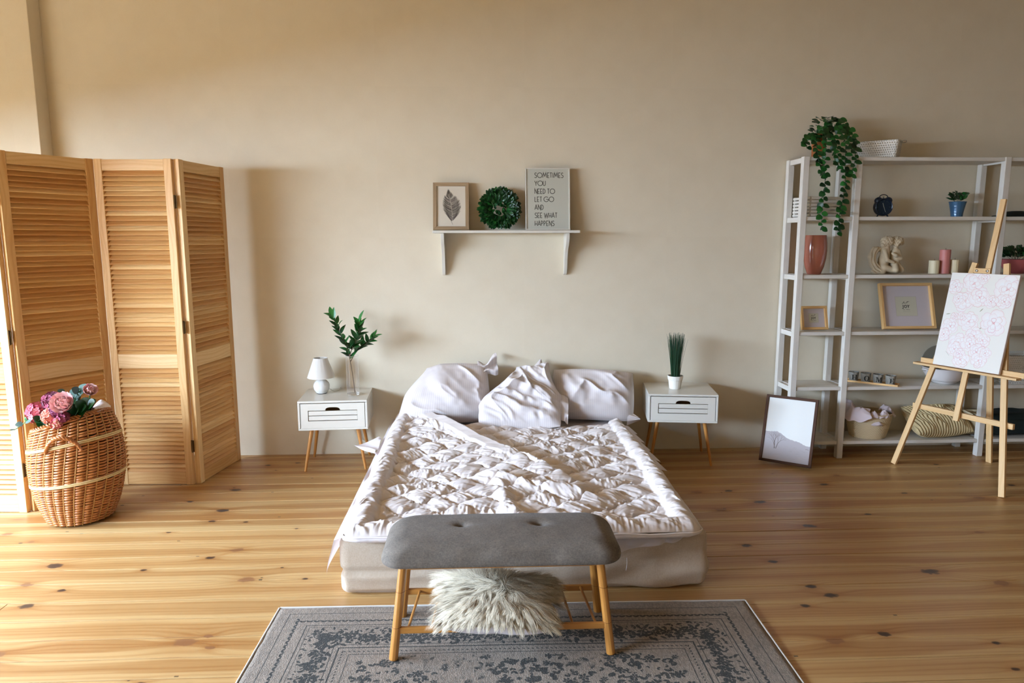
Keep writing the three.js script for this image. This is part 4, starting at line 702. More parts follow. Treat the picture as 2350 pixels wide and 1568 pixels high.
// ------------------------------------------------------------------ open shelving unit along the right of the back wall
const SH = [0.123, 0.511, 0.896, 1.284, 1.672, 2.06];            // upper faces of the boards
{
  const u = thing('shelving_unit', 'white painted open wooden shelving unit with six boards against the back wall', 'shelves', [2.12, 0, 0.15]);
  const post = (x, z) => part('post', at(bev(0.041, 2.062, 0.043, 0.003), x - 2.12, 1.031, z - 0.15), shelfPaint, u);
  const X = [2.1405, 2.498, 3.511, 4.5];
  for (const x of X) { post(x, 0.259); post(x, 0.034); }
  SH.forEach((y) => {
    for (const x of X) part('cross_rail', at(bev(0.022, 0.034, 0.18, 0.002), x - 2.12, y - 0.0195 + (y > 2 ? 0.001 : -0.0), -0.0035), shelfPaint, u);
    for (let k = 0; k < 3; k++) { const a = X[k] + 0.0215, b = X[k + 1] - 0.0215; part('shelf_board', at(bev(b - a, 0.024, 0.252, 0.0025), (a + b) / 2 - 2.12, y - 0.012, -0.002), shelfPaint, u); }
  });
}
// ---- top: trailing plant, white basket
{
  const P = thing('trailing_plant', 'trailing green plant with long hanging vines in a terracotta pot on top of the shelves', 'potted plant', [2.285, SH[5] + 0.0005, 0.13]);
  part('pot', lathe([[0, 0], [0.036, 0], [0.041, 0.008], [0.043, 0.06], [0.048, 0.15], [0.05, 0.165], [0.0475, 0.166], [0.04, 0.15], [0, 0.145]], 40), mat(0xffffff, { roughness: 0.75, map: tex(128, 64, (x, y, o) => { const s = 1, n = 0.92 + 0.08 * hash(x >> 1, y >> 2, 3); o[0] = 168 * s * n; o[1] = 96 * s * n; o[2] = 46 * s * n; }) }), P);
  const R = rng(300), gs = [leafGeo(0.038, 0.04, 0.25, 0.15, 6, 4, 0.85, 0.55), leafGeo(0.034, 0.038, 0.4, 0.1, 6, 4, 0.8, 0.55), leafGeo(0.042, 0.036, 0.15, 0.2, 6, 4, 0.85, 0.6)];
  const put = (q, d, up, s) => { const m = part('leaf', gs[R() * 3 | 0], LEAF[[0, 1, 2, 1, 0, 3][R() * 6 | 0]], P); m.position.copy(q); m.quaternion.copy(facing(d, up)); m.scale.setScalar(s); };
  const vines = [ // rise, arch over the front edge, hang
    [[V(-0.01, 0.16, 0.03), V(-0.03, 0.2, 0.09), V(-0.025, 0.1, 0.15), V(-0.03, -0.05, 0.162), V(-0.02, -0.2, 0.165), V(-0.03, -0.36, 0.165), V(-0.022, -0.475, 0.166)], 46],
    [[V(0.02, 0.16, 0.03), V(0.07, 0.2, 0.09), V(0.1, 0.1, 0.15), V(0.105, -0.06, 0.165), V(0.115, -0.2, 0.168), V(0.09, -0.36, 0.168), V(0.085, -0.5, 0.168)], 58],
    [[V(0.03, 0.16, 0.02), V(0.1, 0.22, 0.06), V(0.16, 0.12, 0.12), V(0.17, 0.0, 0.165), V(0.15, -0.13, 0.17)], 34],
    [[V(-0.02, 0.16, 0.02), V(-0.1, 0.15, 0.06), V(-0.135, 0.1, 0.09), V(-0.12, 0.06, 0.1)], 16],
    [[V(-0.02, 0.16, 0.03), V(-0.07, 0.12, 0.1), V(-0.075, 0.02, 0.15), V(-0.06, -0.06, 0.16), V(-0.035, -0.13, 0.163)], 22],
    [[V(0.02, 0.17, 0), V(0.07, 0.26, 0.03), V(0.12, 0.25, 0.05), V(0.165, 0.16, 0.1), V(0.19, 0.06, 0.14)], 24],
    [[V(0.01, 0.16, 0.03), V(0.04, 0.14, 0.11), V(0.055, 0.03, 0.155), V(0.06, -0.08, 0.163)], 22]];
  for (const [pts, n] of vines) {
    part('vine', tube(pts, 0.0016, 5, 30), LEAF[1], P);
    const c = new THREE.CatmullRomCurve3(pts);
    for (let i = 0; i < n; i++) { const q = c.getPointAt((i + 0.5) / n), a = i * 2.1 + R(), d = V(Math.cos(a), -0.25 + 0.5 * (R() - 0.5), 0.25 + 0.5 * Math.sin(a)).normalize(); put(q, d, V(0.4 * (R() - 0.5), 0.55, 0.8), 0.8 + 0.4 * R()); }
  }
  for (let i = 0; i < 46; i++) { const a = R() * TAU, r = 0.015 + 0.045 * R(), y = 0.16 + 0.11 * R(); put(V(0.01 + Math.cos(a) * r * (1.2 - (y - 0.16) * 5), y, Math.sin(a) * r), V(Math.cos(a), 0.25 + 0.5 * R(), Math.sin(a) + 0.4).normalize(), V(0, 0.8, 0.5), 0.8 + 0.4 * R()); }
}
function openBasket(w, d, h, taper, wallMat, rows, t) { // rectangular tray basket with rounded corners and pierced rows
  const ring = (k, off) => { const W = w / 2 * lerp(taper, 1, k) - off, D = d / 2 * lerp(taper, 1, k) - off, r = 0.022, pts = []; for (let c = 0; c < 4; c++) for (let i = 0; i <= 5; i++) { const a = c * PI / 2 + i / 5 * PI / 2, sx = [1, -1, -1, 1][c], sz = [1, 1, -1, -1][c]; pts.push([sx * (W - r) + Math.cos(a) * r, sz * (D - r) + Math.sin(a) * r]); } pts.push(pts[0]); return pts; };
  const N = 24, side = (off, flip) => sheet(N, 8, (u, v, o) => { const k = Math.round(u * N), q = ring(v, off)[k]; let L = 0; const r = ring(1, 0); for (let i = 0; i < k; i++) L += Math.hypot(r[i + 1][0] - r[i][0], r[i + 1][1] - r[i][1]); o[0] = q[0]; o[1] = v * h; o[2] = q[1]; o[3] = L; o[4] = v * h; }, flip);
  part('side', merge([side(0, true), side(0.003, false)]), wallMat, t);
  part('base', at(bev(w * taper - 0.01, 0.004, d * taper - 0.01, 0.001), 0, 0.002, 0), wallMat, t);
  part('rim', tube(ring(1, 0.0015).slice(0, -1).map(([x, z]) => V(x, h, z)), 0.0032, 6, 120, true), wallMat, t);
}
const pierced = mat(0xe2ddd2, { roughness: 0.6, side: THREE.DoubleSide, alphaTest: 0.5, alphaMap: tex(64, 64, (x, y, o) => { const i = Math.floor(y / 32), px = (x + (i & 1 ? 16 : 0)) & 31, py = y & 31; o[0] = o[1] = o[2] = Math.hypot(px - 16, py - 16) < 9.5 ? 0 : 255; }, { srgb: false, rep: [34, 34] }) });   // rows of real holes
{
  const b = thing('storage_basket', 'small white pierced basket with a wire handle on top of the shelves', 'basket', [2.702, SH[5] + 0.0005, 0.135], -0.68);
  openBasket(0.262, 0.16, 0.112, 0.9, pierced, 6, b);
  part('handle', tube([V(0.128, 0.104, 0.05), V(0.15, 0.105, 0.045), V(0.16, 0.112, 0), V(0.15, 0.105, -0.045), V(0.128, 0.104, -0.05)], 0.0022, 6, 30), steel, b);
}
// ---- second board: crate, alarm clock, bucket plant, hat
{
  const t = thing('slatted_crate', 'white slatted wooden crate on the narrow shelf behind the hanging vines', 'crate', [2.292, SH[4] + 0.0005, 0.135], 0.16);
  const w = 0.225, d = 0.2, h = 0.135, n = 6, sh = h / n;
  for (const sx of [-1, 1]) for (const sz of [-1, 1]) part('corner_post', at(bev(0.018, h, 0.018, 0.002), sx * (w / 2 - 0.012), h / 2, sz * (d / 2 - 0.012)), shelfPaint, t);
  for (let i = 0; i < n; i++) { const y = (i + 0.5) * sh; for (const s of [-1, 1]) { part('slat', at(bev(w - 0.004, sh - 0.006, 0.007, 0.002), 0, y, s * (d / 2 + 0.0005)), shelfPaint, t); part('slat', at(bev(0.007, sh - 0.006, d - 0.008, 0.003), s * (w / 2 + 0.0005), y, 0), shelfPaint, t); } }
  part('bottom', at(bev(w - 0.04, 0.005, d - 0.04, 0.001), 0, 0.004, 0), shelfPaint, t);
}
const navy = mat(0x10233a, { roughness: 0.35, clearcoat: 0.4, clearcoatRoughness: 0.2 });
{
  const t = thing('alarm_clock', 'dark blue twin-bell alarm clock on the upper shelf', 'clock', [2.757, SH[4] + 0.0005, 0.14], -0.1), cy = 0.068;
  part('case', at(lathe([[0, -0.024], [0.052, -0.024], [0.058, -0.018], [0.06, 0], [0.058, 0.02], [0.054, 0.024], [0.05, 0.02], [0.05, 0.012], [0, 0.012]], 48).rotateX(PI / 2), 0, cy, 0), navy, t);
  part('dial', at(new THREE.CircleGeometry(0.0495, 40), 0, cy, 0.0125), paper(canvasTex(256, 256, (g) => { g.fillStyle = '#16283a'; g.fillRect(0, 0, 256, 256); g.strokeStyle = g.fillStyle = '#7d8a86'; for (let i = 0; i < 12; i++) { const a = i / 12 * TAU; g.lineWidth = i % 3 ? 3 : 6; g.beginPath(); g.moveTo(128 + Math.cos(a) * 100, 128 + Math.sin(a) * 100); g.lineTo(128 + Math.cos(a) * 114, 128 + Math.sin(a) * 114); g.stroke(); } })), t);
  part('hand', merge([at(bev(0.003, 0.03, 0.001, 0), -0.004, cy + 0.013, 0.014, 0, 0, 0.3), at(bev(0.0025, 0.04, 0.001, 0), 0.006, cy - 0.016, 0.015, 0, 0, 0.35)]), mat(0xb9bdb4, { roughness: 0.4 }), t);
  for (const s of [-1, 1]) { part('bell', at(lathe([[0, 0.022], [0.012, 0.02], [0.022, 0.012], [0.026, 0], [0.024, 0.0], [0, 0.018]], 32), s * 0.034, cy + 0.045, 0, 0, 0, -s * 0.6), navy, t); part('foot', rod(V(s * 0.028, cy - 0.05, 0), V(s * 0.038, 0, 0.004), 0.004, 0.0055, 10), navy, t); }
  part('handle', tube([V(-0.032, cy + 0.062, 0), V(-0.02, cy + 0.078, 0), V(0, cy + 0.084, 0), V(0.02, cy + 0.078, 0), V(0.032, cy + 0.062, 0)], 0.003, 7, 30), navy, t);
  part('hammer', rod(V(0, cy + 0.055, 0), V(0, cy + 0.072, 0), 0.003, 0.006, 8), steel, t);
}
function bushyPlant(t, y, r, h, n, seed, size = 0.026) {
  const R = rng(seed), gs = [leafGeo(size, size * 0.75, 0.3, 0.2, 3, 2), leafGeo(size * 0.85, size * 0.7, 0.1, 0.2, 3, 2)];
  for (let i = 0; i < n; i++) { const a = R() * TAU, k = Math.sqrt(R()), q = V(Math.cos(a) * r * k, y + h * (0.2 + 0.8 * R() * (1 - 0.35 * k)), Math.sin(a) * r * k), m = part('leaf', gs[i & 1], LEAF[[1, 3, 1, 0][R() * 4 | 0]], t); m.position.copy(q); m.quaternion.copy(facing(V(Math.cos(a), 0.4 + 1.2 * R(), Math.sin(a)), V(0, 0.7, 0.7))); m.scale.setScalar(0.8 + 0.45 * R()); }
  const st = []; for (let i = 0; i < 14; i++) { const a = i * 2.4, k = R(); st.push(rod(V(Math.cos(a) * 0.01, y - 0.012, Math.sin(a) * 0.01), V(Math.cos(a) * r * k, y + h * 0.6, Math.sin(a) * r * k), 0.0012, 0.0008, 5)); }
  part('stems', merge(st), LEAF[3], t);
}
{
  const t = thing('potted_plant', 'small green plant in a blue metal bucket on the upper shelf', 'potted plant', [3.283, SH[4] + 0.0005, 0.14]);
  part('bucket', lathe([[0, 0], [0.034, 0], [0.036, 0.003], [0.038, 0.028], [0.0395, 0.03], [0.039, 0.033], [0.046, 0.07], [0.0475, 0.072], [0.047, 0.075], [0.053, 0.101], [0.055, 0.103], [0.053, 0.105], [0.051, 0.102], [0.044, 0.07], [0, 0.068]], 44, 0.5), mat(0x3d6486, { roughness: 0.35, metalness: 0.25, clearcoat: 0.3 }), t);
  part('soil', lathe([[0, 0.09], [0.048, 0.088]], 20), soil, t);
  bushyPlant(t, 0.1, 0.052, 0.072, 110, 71);
}
{
  const t = thing('felt_hat', 'dark low rounded hat lying on the upper shelf at the right edge', 'hat', [3.712, SH[4] + 0.0005, 0.14]), felt = mat(0x12180f, { roughness: 0.95 });
  part('brim', lathe([[0, 0.0], [0.1, 0.0], [0.155, 0.006], [0.158, 0.009], [0.15, 0.011], [0.1, 0.006], [0, 0.006]], 48).scale(1.02, 1, 0.72), felt, t);
  part('crown', lathe([[0.1, 0.004], [0.093, 0.022], [0.07, 0.036], [0.03, 0.041], [0, 0.04]], 40).scale(1.2, 1, 0.82), felt, t);
}
// ---- third board: pink vase, cherub statue, candles, pink pot
whole('ceramic_vase', lathe([[0, 0], [0.042, 0], [0.046, 0.004], [0.062, 0.05], [0.0735, 0.11], [0.0765, 0.16], [0.074, 0.215], [0.0685, 0.26], [0.067, 0.266], [0.0645, 0.264], [0.068, 0.22], [0.071, 0.16], [0.066, 0.1], [0.05, 0.03], [0, 0.02]], 64, 0.7), mat(0xa8624e, { roughness: 0.16, clearcoat: 0.7, clearcoatRoughness: 0.06 }), 'glossy dusty pink ceramic vase on the narrow shelf', 'vase', [2.297, SH[3] + 0.0005, 0.15]);
function candle(label, x, z, r, h, color) {
  const t = thing('pillar_candle', label, 'candle', [x, SH[3] + 0.0005, z], 0, 'pillar candles in a row on the shelf');
  part('wax', lathe([[0, 0], [r - 0.001, 0], [r, 0.001], [r, h - 0.002], [r - 0.003, h], [r * 0.6, h - 0.002], [0, h - 0.003]], 36, 0.5), mat(color, { roughness: 0.5, clearcoat: 0.1 }), t);
  part('wick', rod(V(0, h - 0.003, 0), V(0.001, h + 0.01, 0), 0.0012, 0.001, 6), dark, t);
}
candle('short cream pillar candle left of the pink one', 3.148, 0.15, 0.0335, 0.092, 0xe0d2ae);
candle('tall pink pillar candle between two short cream ones', 3.224, 0.145, 0.0345, 0.166, 0xc97c74);
candle('short cream pillar candle right of the pink one', 3.293, 0.15, 0.0295, 0.096, 0xe3d2ac);
{
  const t = thing('potted_plant', 'bushy dark green plant in a round pink pot behind the easel', 'potted plant', [3.735, SH[3] + 0.0005, 0.15]);
  part('pot', lathe([[0, 0], [0.05, 0], [0.056, 0.006], [0.086, 0.05], [0.1, 0.09], [0.102, 0.096], [0.099, 0.098], [0.09, 0.085], [0, 0.08]], 44), mat(0xa85656, { roughness: 0.3, clearcoat: 0.5 }), t);
  part('soil', lathe([[0, 0.088], [0.092, 0.086]], 20), soil, t);
  bushyPlant(t, 0.09, 0.1, 0.1, 190, 72, 0.034);
}
{ // two winged children kneeling close together, one carved block
  const t = thing('cherub_statue', 'small stone statue of two kneeling winged cherubs leaning together on the shelf', 'statue', [2.797, SH[3] + 0.0005, 0.15]);
  const caps = [];
  const cap = (a, b, ra, rb = ra) => caps.push([a, b, ra, rb]);
  // seen from the front: left figure turned away to the right with a big wing, right figure in profile looking right
  cap(V(-0.05, 0.022, 0.0), V(0.09, 0.018, 0.0), 0.018, 0.016);             // rough ground
  cap(V(-0.09, 0.016, 0.02), V(-0.03, 0.018, 0.03), 0.017, 0.02);
  // left cherub: thighs, body, arm, head
  cap(V(-0.02, 0.04, 0.0), V(-0.012, 0.1, 0.0), 0.036, 0.033); cap(V(-0.012, 0.1, 0), V(-0.004, 0.165, 0.004), 0.033, 0.027);
  cap(V(-0.022, 0.16, 0.022), V(-0.012, 0.095, 0.042), 0.0145, 0.012); cap(V(-0.012, 0.095, 0.042), V(0.03, 0.082, 0.046), 0.012, 0.01);
  cap(V(-0.02, 0.045, 0.03), V(0.025, 0.03, 0.04), 0.024, 0.018);
  cap(V(0.002, 0.185, 0.004), V(0.0, 0.2, 0.004), 0.014, 0.02); cap(V(-0.004, 0.222, 0.004), V(0.008, 0.226, 0.008), 0.037, 0.034); cap(V(-0.03, 0.2, 0.012), V(-0.02, 0.235, 0.01), 0.018, 0.022); cap(V(0.028, 0.21, 0.02), V(0.031, 0.214, 0.02), 0.01, 0.008);
  // right cherub
  cap(V(0.062, 0.05, 0.01), V(0.064, 0.1, 0.008), 0.031, 0.028); cap(V(0.064, 0.1, 0.008), V(0.062, 0.155, 0.006), 0.028, 0.025);
  cap(V(0.052, 0.058, 0.03), V(0.046, 0.03, 0.055), 0.023, 0.021); cap(V(0.078, 0.06, 0.02), V(0.102, 0.028, 0.035), 0.02, 0.017); cap(V(0.102, 0.024, 0.03), V(0.115, 0.016, 0.005), 0.014, 0.011);
  cap(V(0.08, 0.155, 0.014), V(0.088, 0.11, 0.03), 0.014, 0.0125); cap(V(0.088, 0.11, 0.03), V(0.045, 0.128, 0.044), 0.0125, 0.0105); cap(V(0.045, 0.128, 0.044), V(0.025, 0.142, 0.04), 0.011, 0.01);
  cap(V(0.064, 0.18, 0.006), V(0.066, 0.196, 0.006), 0.014, 0.018); cap(V(0.062, 0.226, 0.004), V(0.078, 0.224, 0.008), 0.033, 0.03); cap(V(0.1, 0.206, 0.012), V(0.094, 0.232, 0.012), 0.011, 0.014); cap(V(0.108, 0.218, 0.012), V(0.109, 0.221, 0.012), 0.007); cap(V(0.06, 0.2, 0.024), V(0.072, 0.214, 0.026), 0.015, 0.014);
  // the wing: a broad blade that curves down behind the left cherub
  cap(V(-0.075, 0.165, -0.002), V(-0.105, 0.115, 0.004), 0.022, 0.026); cap(V(-0.105, 0.115, 0.004), V(-0.085, 0.06, 0.01), 0.026, 0.024); cap(V(-0.085, 0.06, 0.01), V(-0.045, 0.025, 0.018), 0.024, 0.02); cap(V(-0.075, 0.165, -0.002), V(-0.03, 0.17, -0.008), 0.02, 0.016);
  cap(V(0.03, 0.15, -0.03), V(0.045, 0.06, -0.03), 0.02, 0.022);
  const sd = (x, y, z) => { let d = 1; for (const [a, b, ra, rb] of caps) { const bx = b.x - a.x, by = b.y - a.y, bz = b.z - a.z, px = x - a.x, py = y - a.y, pz = z - a.z, h = clamp((px * bx + py * by + pz * bz) / (bx * bx + by * by + bz * bz + 1e-9)), e = Math.hypot(px - bx * h, py - by * h, pz - bz * h) - lerp(ra, rb, h), k = 0.009, m = Math.max(k - Math.abs(d - e), 0) / k; d = Math.min(d, e) - m * m * k * 0.25; }
    // carved curls on the heads, feathers on the wing, folds
    if (y > 0.195 && d < 0.012) d += 0.0032 * Math.sin(x * 230 + 2 * Math.sin(z * 160)) * Math.sin(y * 240 + 1.5 * Math.sin(x * 150));
    if (x < -0.05 && d < 0.012) d += 0.0028 * Math.sin((Math.hypot(x + 0.01, y - 0.11)) * 330);
    return d; };
  const RES = 96, S = 0.16, mc = new MarchingCubes(RES, dark, false, false, 200000); mc.isolation = 0; mc.reset();
  for (let k = 0; k < RES; k++) for (let j = 0; j < RES; j++) for (let i = 0; i < RES; i++) { const q = (v) => (v - RES / 2) / (RES / 2) * S; mc.field[i + j * RES + k * RES * RES] = -sd(q(i), q(j) + 0.14, q(k)); }
  mc.update();
  const n = mc.count ?? mc.geometry.drawRange.count, g = new THREE.BufferGeometry();
  g.setAttribute('position', new THREE.BufferAttribute(mc.positionArray.slice(0, n * 3), 3)); g.setAttribute('normal', new THREE.BufferAttribute(mc.normalArray.slice(0, n * 3), 3));
  g.setAttribute('uv', new THREE.BufferAttribute(new Float32Array(n * 2), 2)); g.scale(S, S, S); g.translate(0, 0.14, 0);
  const p = g.attributes.position; let lo = 9; for (let i = 0; i < p.count; i++) { if (p.getY(i) < 0.0) p.setY(i, 0); lo = Math.min(lo, p.getY(i)); }
  part('carving', g, mat(0xc9b89a, { roughness: 0.85 }), t);
}
// ---- fourth board: two framed JOY prints
const joy = (W, H, s) => canvasTex(W, H, (g) => {
  g.fillStyle = '#cfc8cc'; g.fillRect(0, 0, W, H);
  const cx = W * 0.5, cy = H * 0.5, w = W * 0.44, h = H * 0.47;
  g.fillStyle = '#cdcbb8'; g.fillRect(cx - w / 2, cy - h / 2, w, h); g.strokeStyle = '#b4aca6'; g.lineWidth = 2 * s; g.strokeRect(cx - w / 2, cy - h / 2, w, h);
  g.strokeStyle = g.fillStyle = '#2c2a26'; g.textAlign = 'center'; g.lineCap = 'round';
  g.lineWidth = 3.2 * s; const X = cx - 34 * s, Y = cy - 30 * s;                           // brush script word
  g.beginPath(); g.moveTo(X - 4 * s, Y + 8 * s); g.bezierCurveTo(X + 10 * s, Y - 8 * s, X + 18 * s, Y - 20 * s, X + 16 * s, Y - 12 * s); g.bezierCurveTo(X + 10 * s, Y + 2 * s, X + 14 * s, Y + 2 * s, X + 22 * s, Y - 2 * s); g.bezierCurveTo(X + 26 * s, Y + 4 * s, X + 34 * s, Y - 4 * s, X + 38 * s, Y - 2 * s); g.bezierCurveTo(X + 46 * s, Y + 2 * s, X + 50 * s, Y - 16 * s, X + 52 * s, Y - 18 * s); g.moveTo(X + 40 * s, Y - 12 * s); g.lineTo(X + 66 * s, Y - 16 * s); g.stroke();
  g.font = 'bold ' + 42 * s + 'px sans-serif'; g.fillText('JOY', cx - 2 * s, cy + 16 * s);
  g.lineWidth = 2.6 * s; g.beginPath(); g.moveTo(cx - 34 * s, cy + 34 * s); g.bezierCurveTo(cx - 28 * s, cy + 30 * s, cx - 24 * s, cy + 36 * s, cx - 16 * s, cy + 33 * s); g.moveTo(cx - 4 * s, cy + 33 * s); g.bezierCurveTo(cx + 4 * s, cy + 30 * s, cx + 8 * s, cy + 27 * s, cx + 10 * s, cy + 33 * s); g.bezierCurveTo(cx + 16 * s, cy + 36 * s, cx + 26 * s, cy + 30 * s, cx + 32 * s, cy + 34 * s); g.stroke();
  g.globalAlpha = 0.35; g.lineWidth = 1.2 * s; for (const k of [0, 1]) { g.beginPath(); for (let i = 0; i < 15; i++) { g.moveTo(cx - 34 * s + i * 4.6 * s, cy + (46 + k * 7) * s); g.lineTo(cx - 31.6 * s + i * 4.6 * s, cy + (46 + k * 7) * s); } g.stroke(); }
});
const goldWood = mat(new THREE.Color().setRGB(0.97, 0.9, 0.76), { map: easelMat.map, roughness: 0.5 });
{ const t = lean(thing('framed_print', 'small square JOY print in a light wood frame on the narrow shelf', 'picture', [2.302, SH[2] + 0.004, 0.192], 0.05), 0.26); picture(t, 0.19, 0.165, 0.017, 0.022, goldWood, paper(joy(320, 270, 1.0)), { sink: 0.016 }); }
{ const t = lean(thing('framed_print', 'large JOY print with a wide mat in a light wood frame on the wide shelf', 'picture', [2.968, SH[2] + 0.004, 0.198], 0.0), 0.3); picture(t, 0.376, 0.325, 0.018, 0.03, goldWood, paper(joy(640, 540, 1.35)), { sink: 0.024 }); }
// ---- fifth board: HOME cups on a tray, bowl, white basket
{
  const tr = thing('wooden_tray', 'long narrow wooden tray carrying the four letter cups', 'tray', [2.757, SH[1] + 0.0005, 0.163], -0.68);
  part('base', at(bev(0.34, 0.006, 0.075, 0.001), 0, 0.003, 0), goldWood, tr);
  for (const s of [-1, 1]) part('edge', at(bev(0.34, 0.013, 0.006, 0.001), 0, 0.0065, s * 0.0385), goldWood, tr);
  const zinc = mat(0xffffff, { roughness: 0.62, metalness: 0.1, map: tex(128, 128, (x, y, o) => { const t = fbm(x / 18, y / 18, 4, 9); o[0] = 138 + 34 * t; o[1] = 134 + 34 * t; o[2] = 124 + 32 * t; }) });
  const ink = mat(0x26241f, { roughness: 0.8 });
  const font = await new FontLoader().loadAsync('fonts/droid/droid_serif_bold.typeface.json');
  ['H', 'O', 'M', 'E'].forEach((ch, i) => {
    const x = lerp(-0.118, 0.118, i / 3), c = Math.cos(-0.68), s = Math.sin(-0.68);
    const cup = thing('tin_cup', 'small grey tin cup with the letter ' + ch + ' on the wooden tray', 'cup', [2.757 + x * c, SH[1] + 0.007, 0.163 - x * s], -0.3, 'letter cups on the tray');
    part('body', lathe([[0, 0], [0.0265, 0], [0.028, 0.002], [0.0335, 0.06], [0.035, 0.062], [0.034, 0.064], [0.032, 0.062], [0.0265, 0.006], [0, 0.005]], 32, 0.5), zinc, cup);
    // raised letter bent round the front of the cup
    const tg = new TextGeometry(ch, { font, size: 0.036, depth: 0.0012, curveSegments: 4, bevelEnabled: false }); tg.computeBoundingBox(); const bb = tg.boundingBox; tg.translate(-(bb.min.x + bb.max.x) / 2, 0.011, 0);
    const p = tg.attributes.position; for (let k = 0; k < p.count; k++) { const y = p.getY(k), r = lerp(0.028, 0.0335, y / 0.06) + 0.0003 + p.getZ(k), a = p.getX(k) / 0.031; p.setXYZ(k, Math.sin(a) * r, y, Math.cos(a) * r); } tg.computeVertexNormals();
    part('letter', plain(tg), ink, cup, 'dark letter ' + ch);
  });
}
{
  const t = thing('ceramic_bowl', 'wide white enamel bowl with loop handles behind the easel tray', 'bowl', [3.283, SH[1] + 0.0005, 0.165], 0.2);
  part('bowl', lathe([[0, 0], [0.07, 0], [0.076, 0.004], [0.112, 0.035], [0.134, 0.075], [0.144, 0.108], [0.147, 0.111], [0.143, 0.113], [0.128, 0.075], [0.104, 0.036], [0.06, 0.012], [0, 0.01]], 56), mat(0xdfd9d6, { roughness: 0.3, clearcoat: 0.5 }), t);
  for (const s of [-1, 1]) part('handle', tube([V(s * 0.135, 0.085, -0.035), V(s * 0.162, 0.098, -0.03), V(s * 0.176, 0.104, 0), V(s * 0.162, 0.098, 0.03), V(s * 0.135, 0.085, 0.035)], 0.006, 8, 30), mat(0xdfd9d6, { roughness: 0.3, clearcoat: 0.5 }), t);
  for (const y of [0.02, 0.026]) part('line', at(new THREE.TorusGeometry(0.0945 + (y - 0.02) * 1.05, 0.0011, 6, 60).rotateX(PI / 2), 0, y, 0), mat(0x5c564f, { roughness: 0.6 }), t);
}
{
  const t = thing('plate', 'grey enamel plate leaning on the wall behind the white bowl', 'plate', [3.3, SH[1] + 0.003, 0.05]); t.rotation.x = -0.1;
  part('dish', at(lathe([[0, 0.0], [0.07, 0.0], [0.12, 0.014], [0.123, 0.016], [0.12, 0.018], [0.068, 0.005], [0, 0.005]], 48).rotateX(PI / 2), 0, 0.123, 0), mat(0x8f8c7e, { roughness: 0.4, clearcoat: 0.3 }), t);
}
{ const b = thing('storage_basket', 'white pierced basket on the fifth shelf board at the right edge', 'basket', [3.795, SH[1] + 0.0005, 0.15]); openBasket(0.33, 0.21, 0.2, 0.86, pierced, 6, b); }
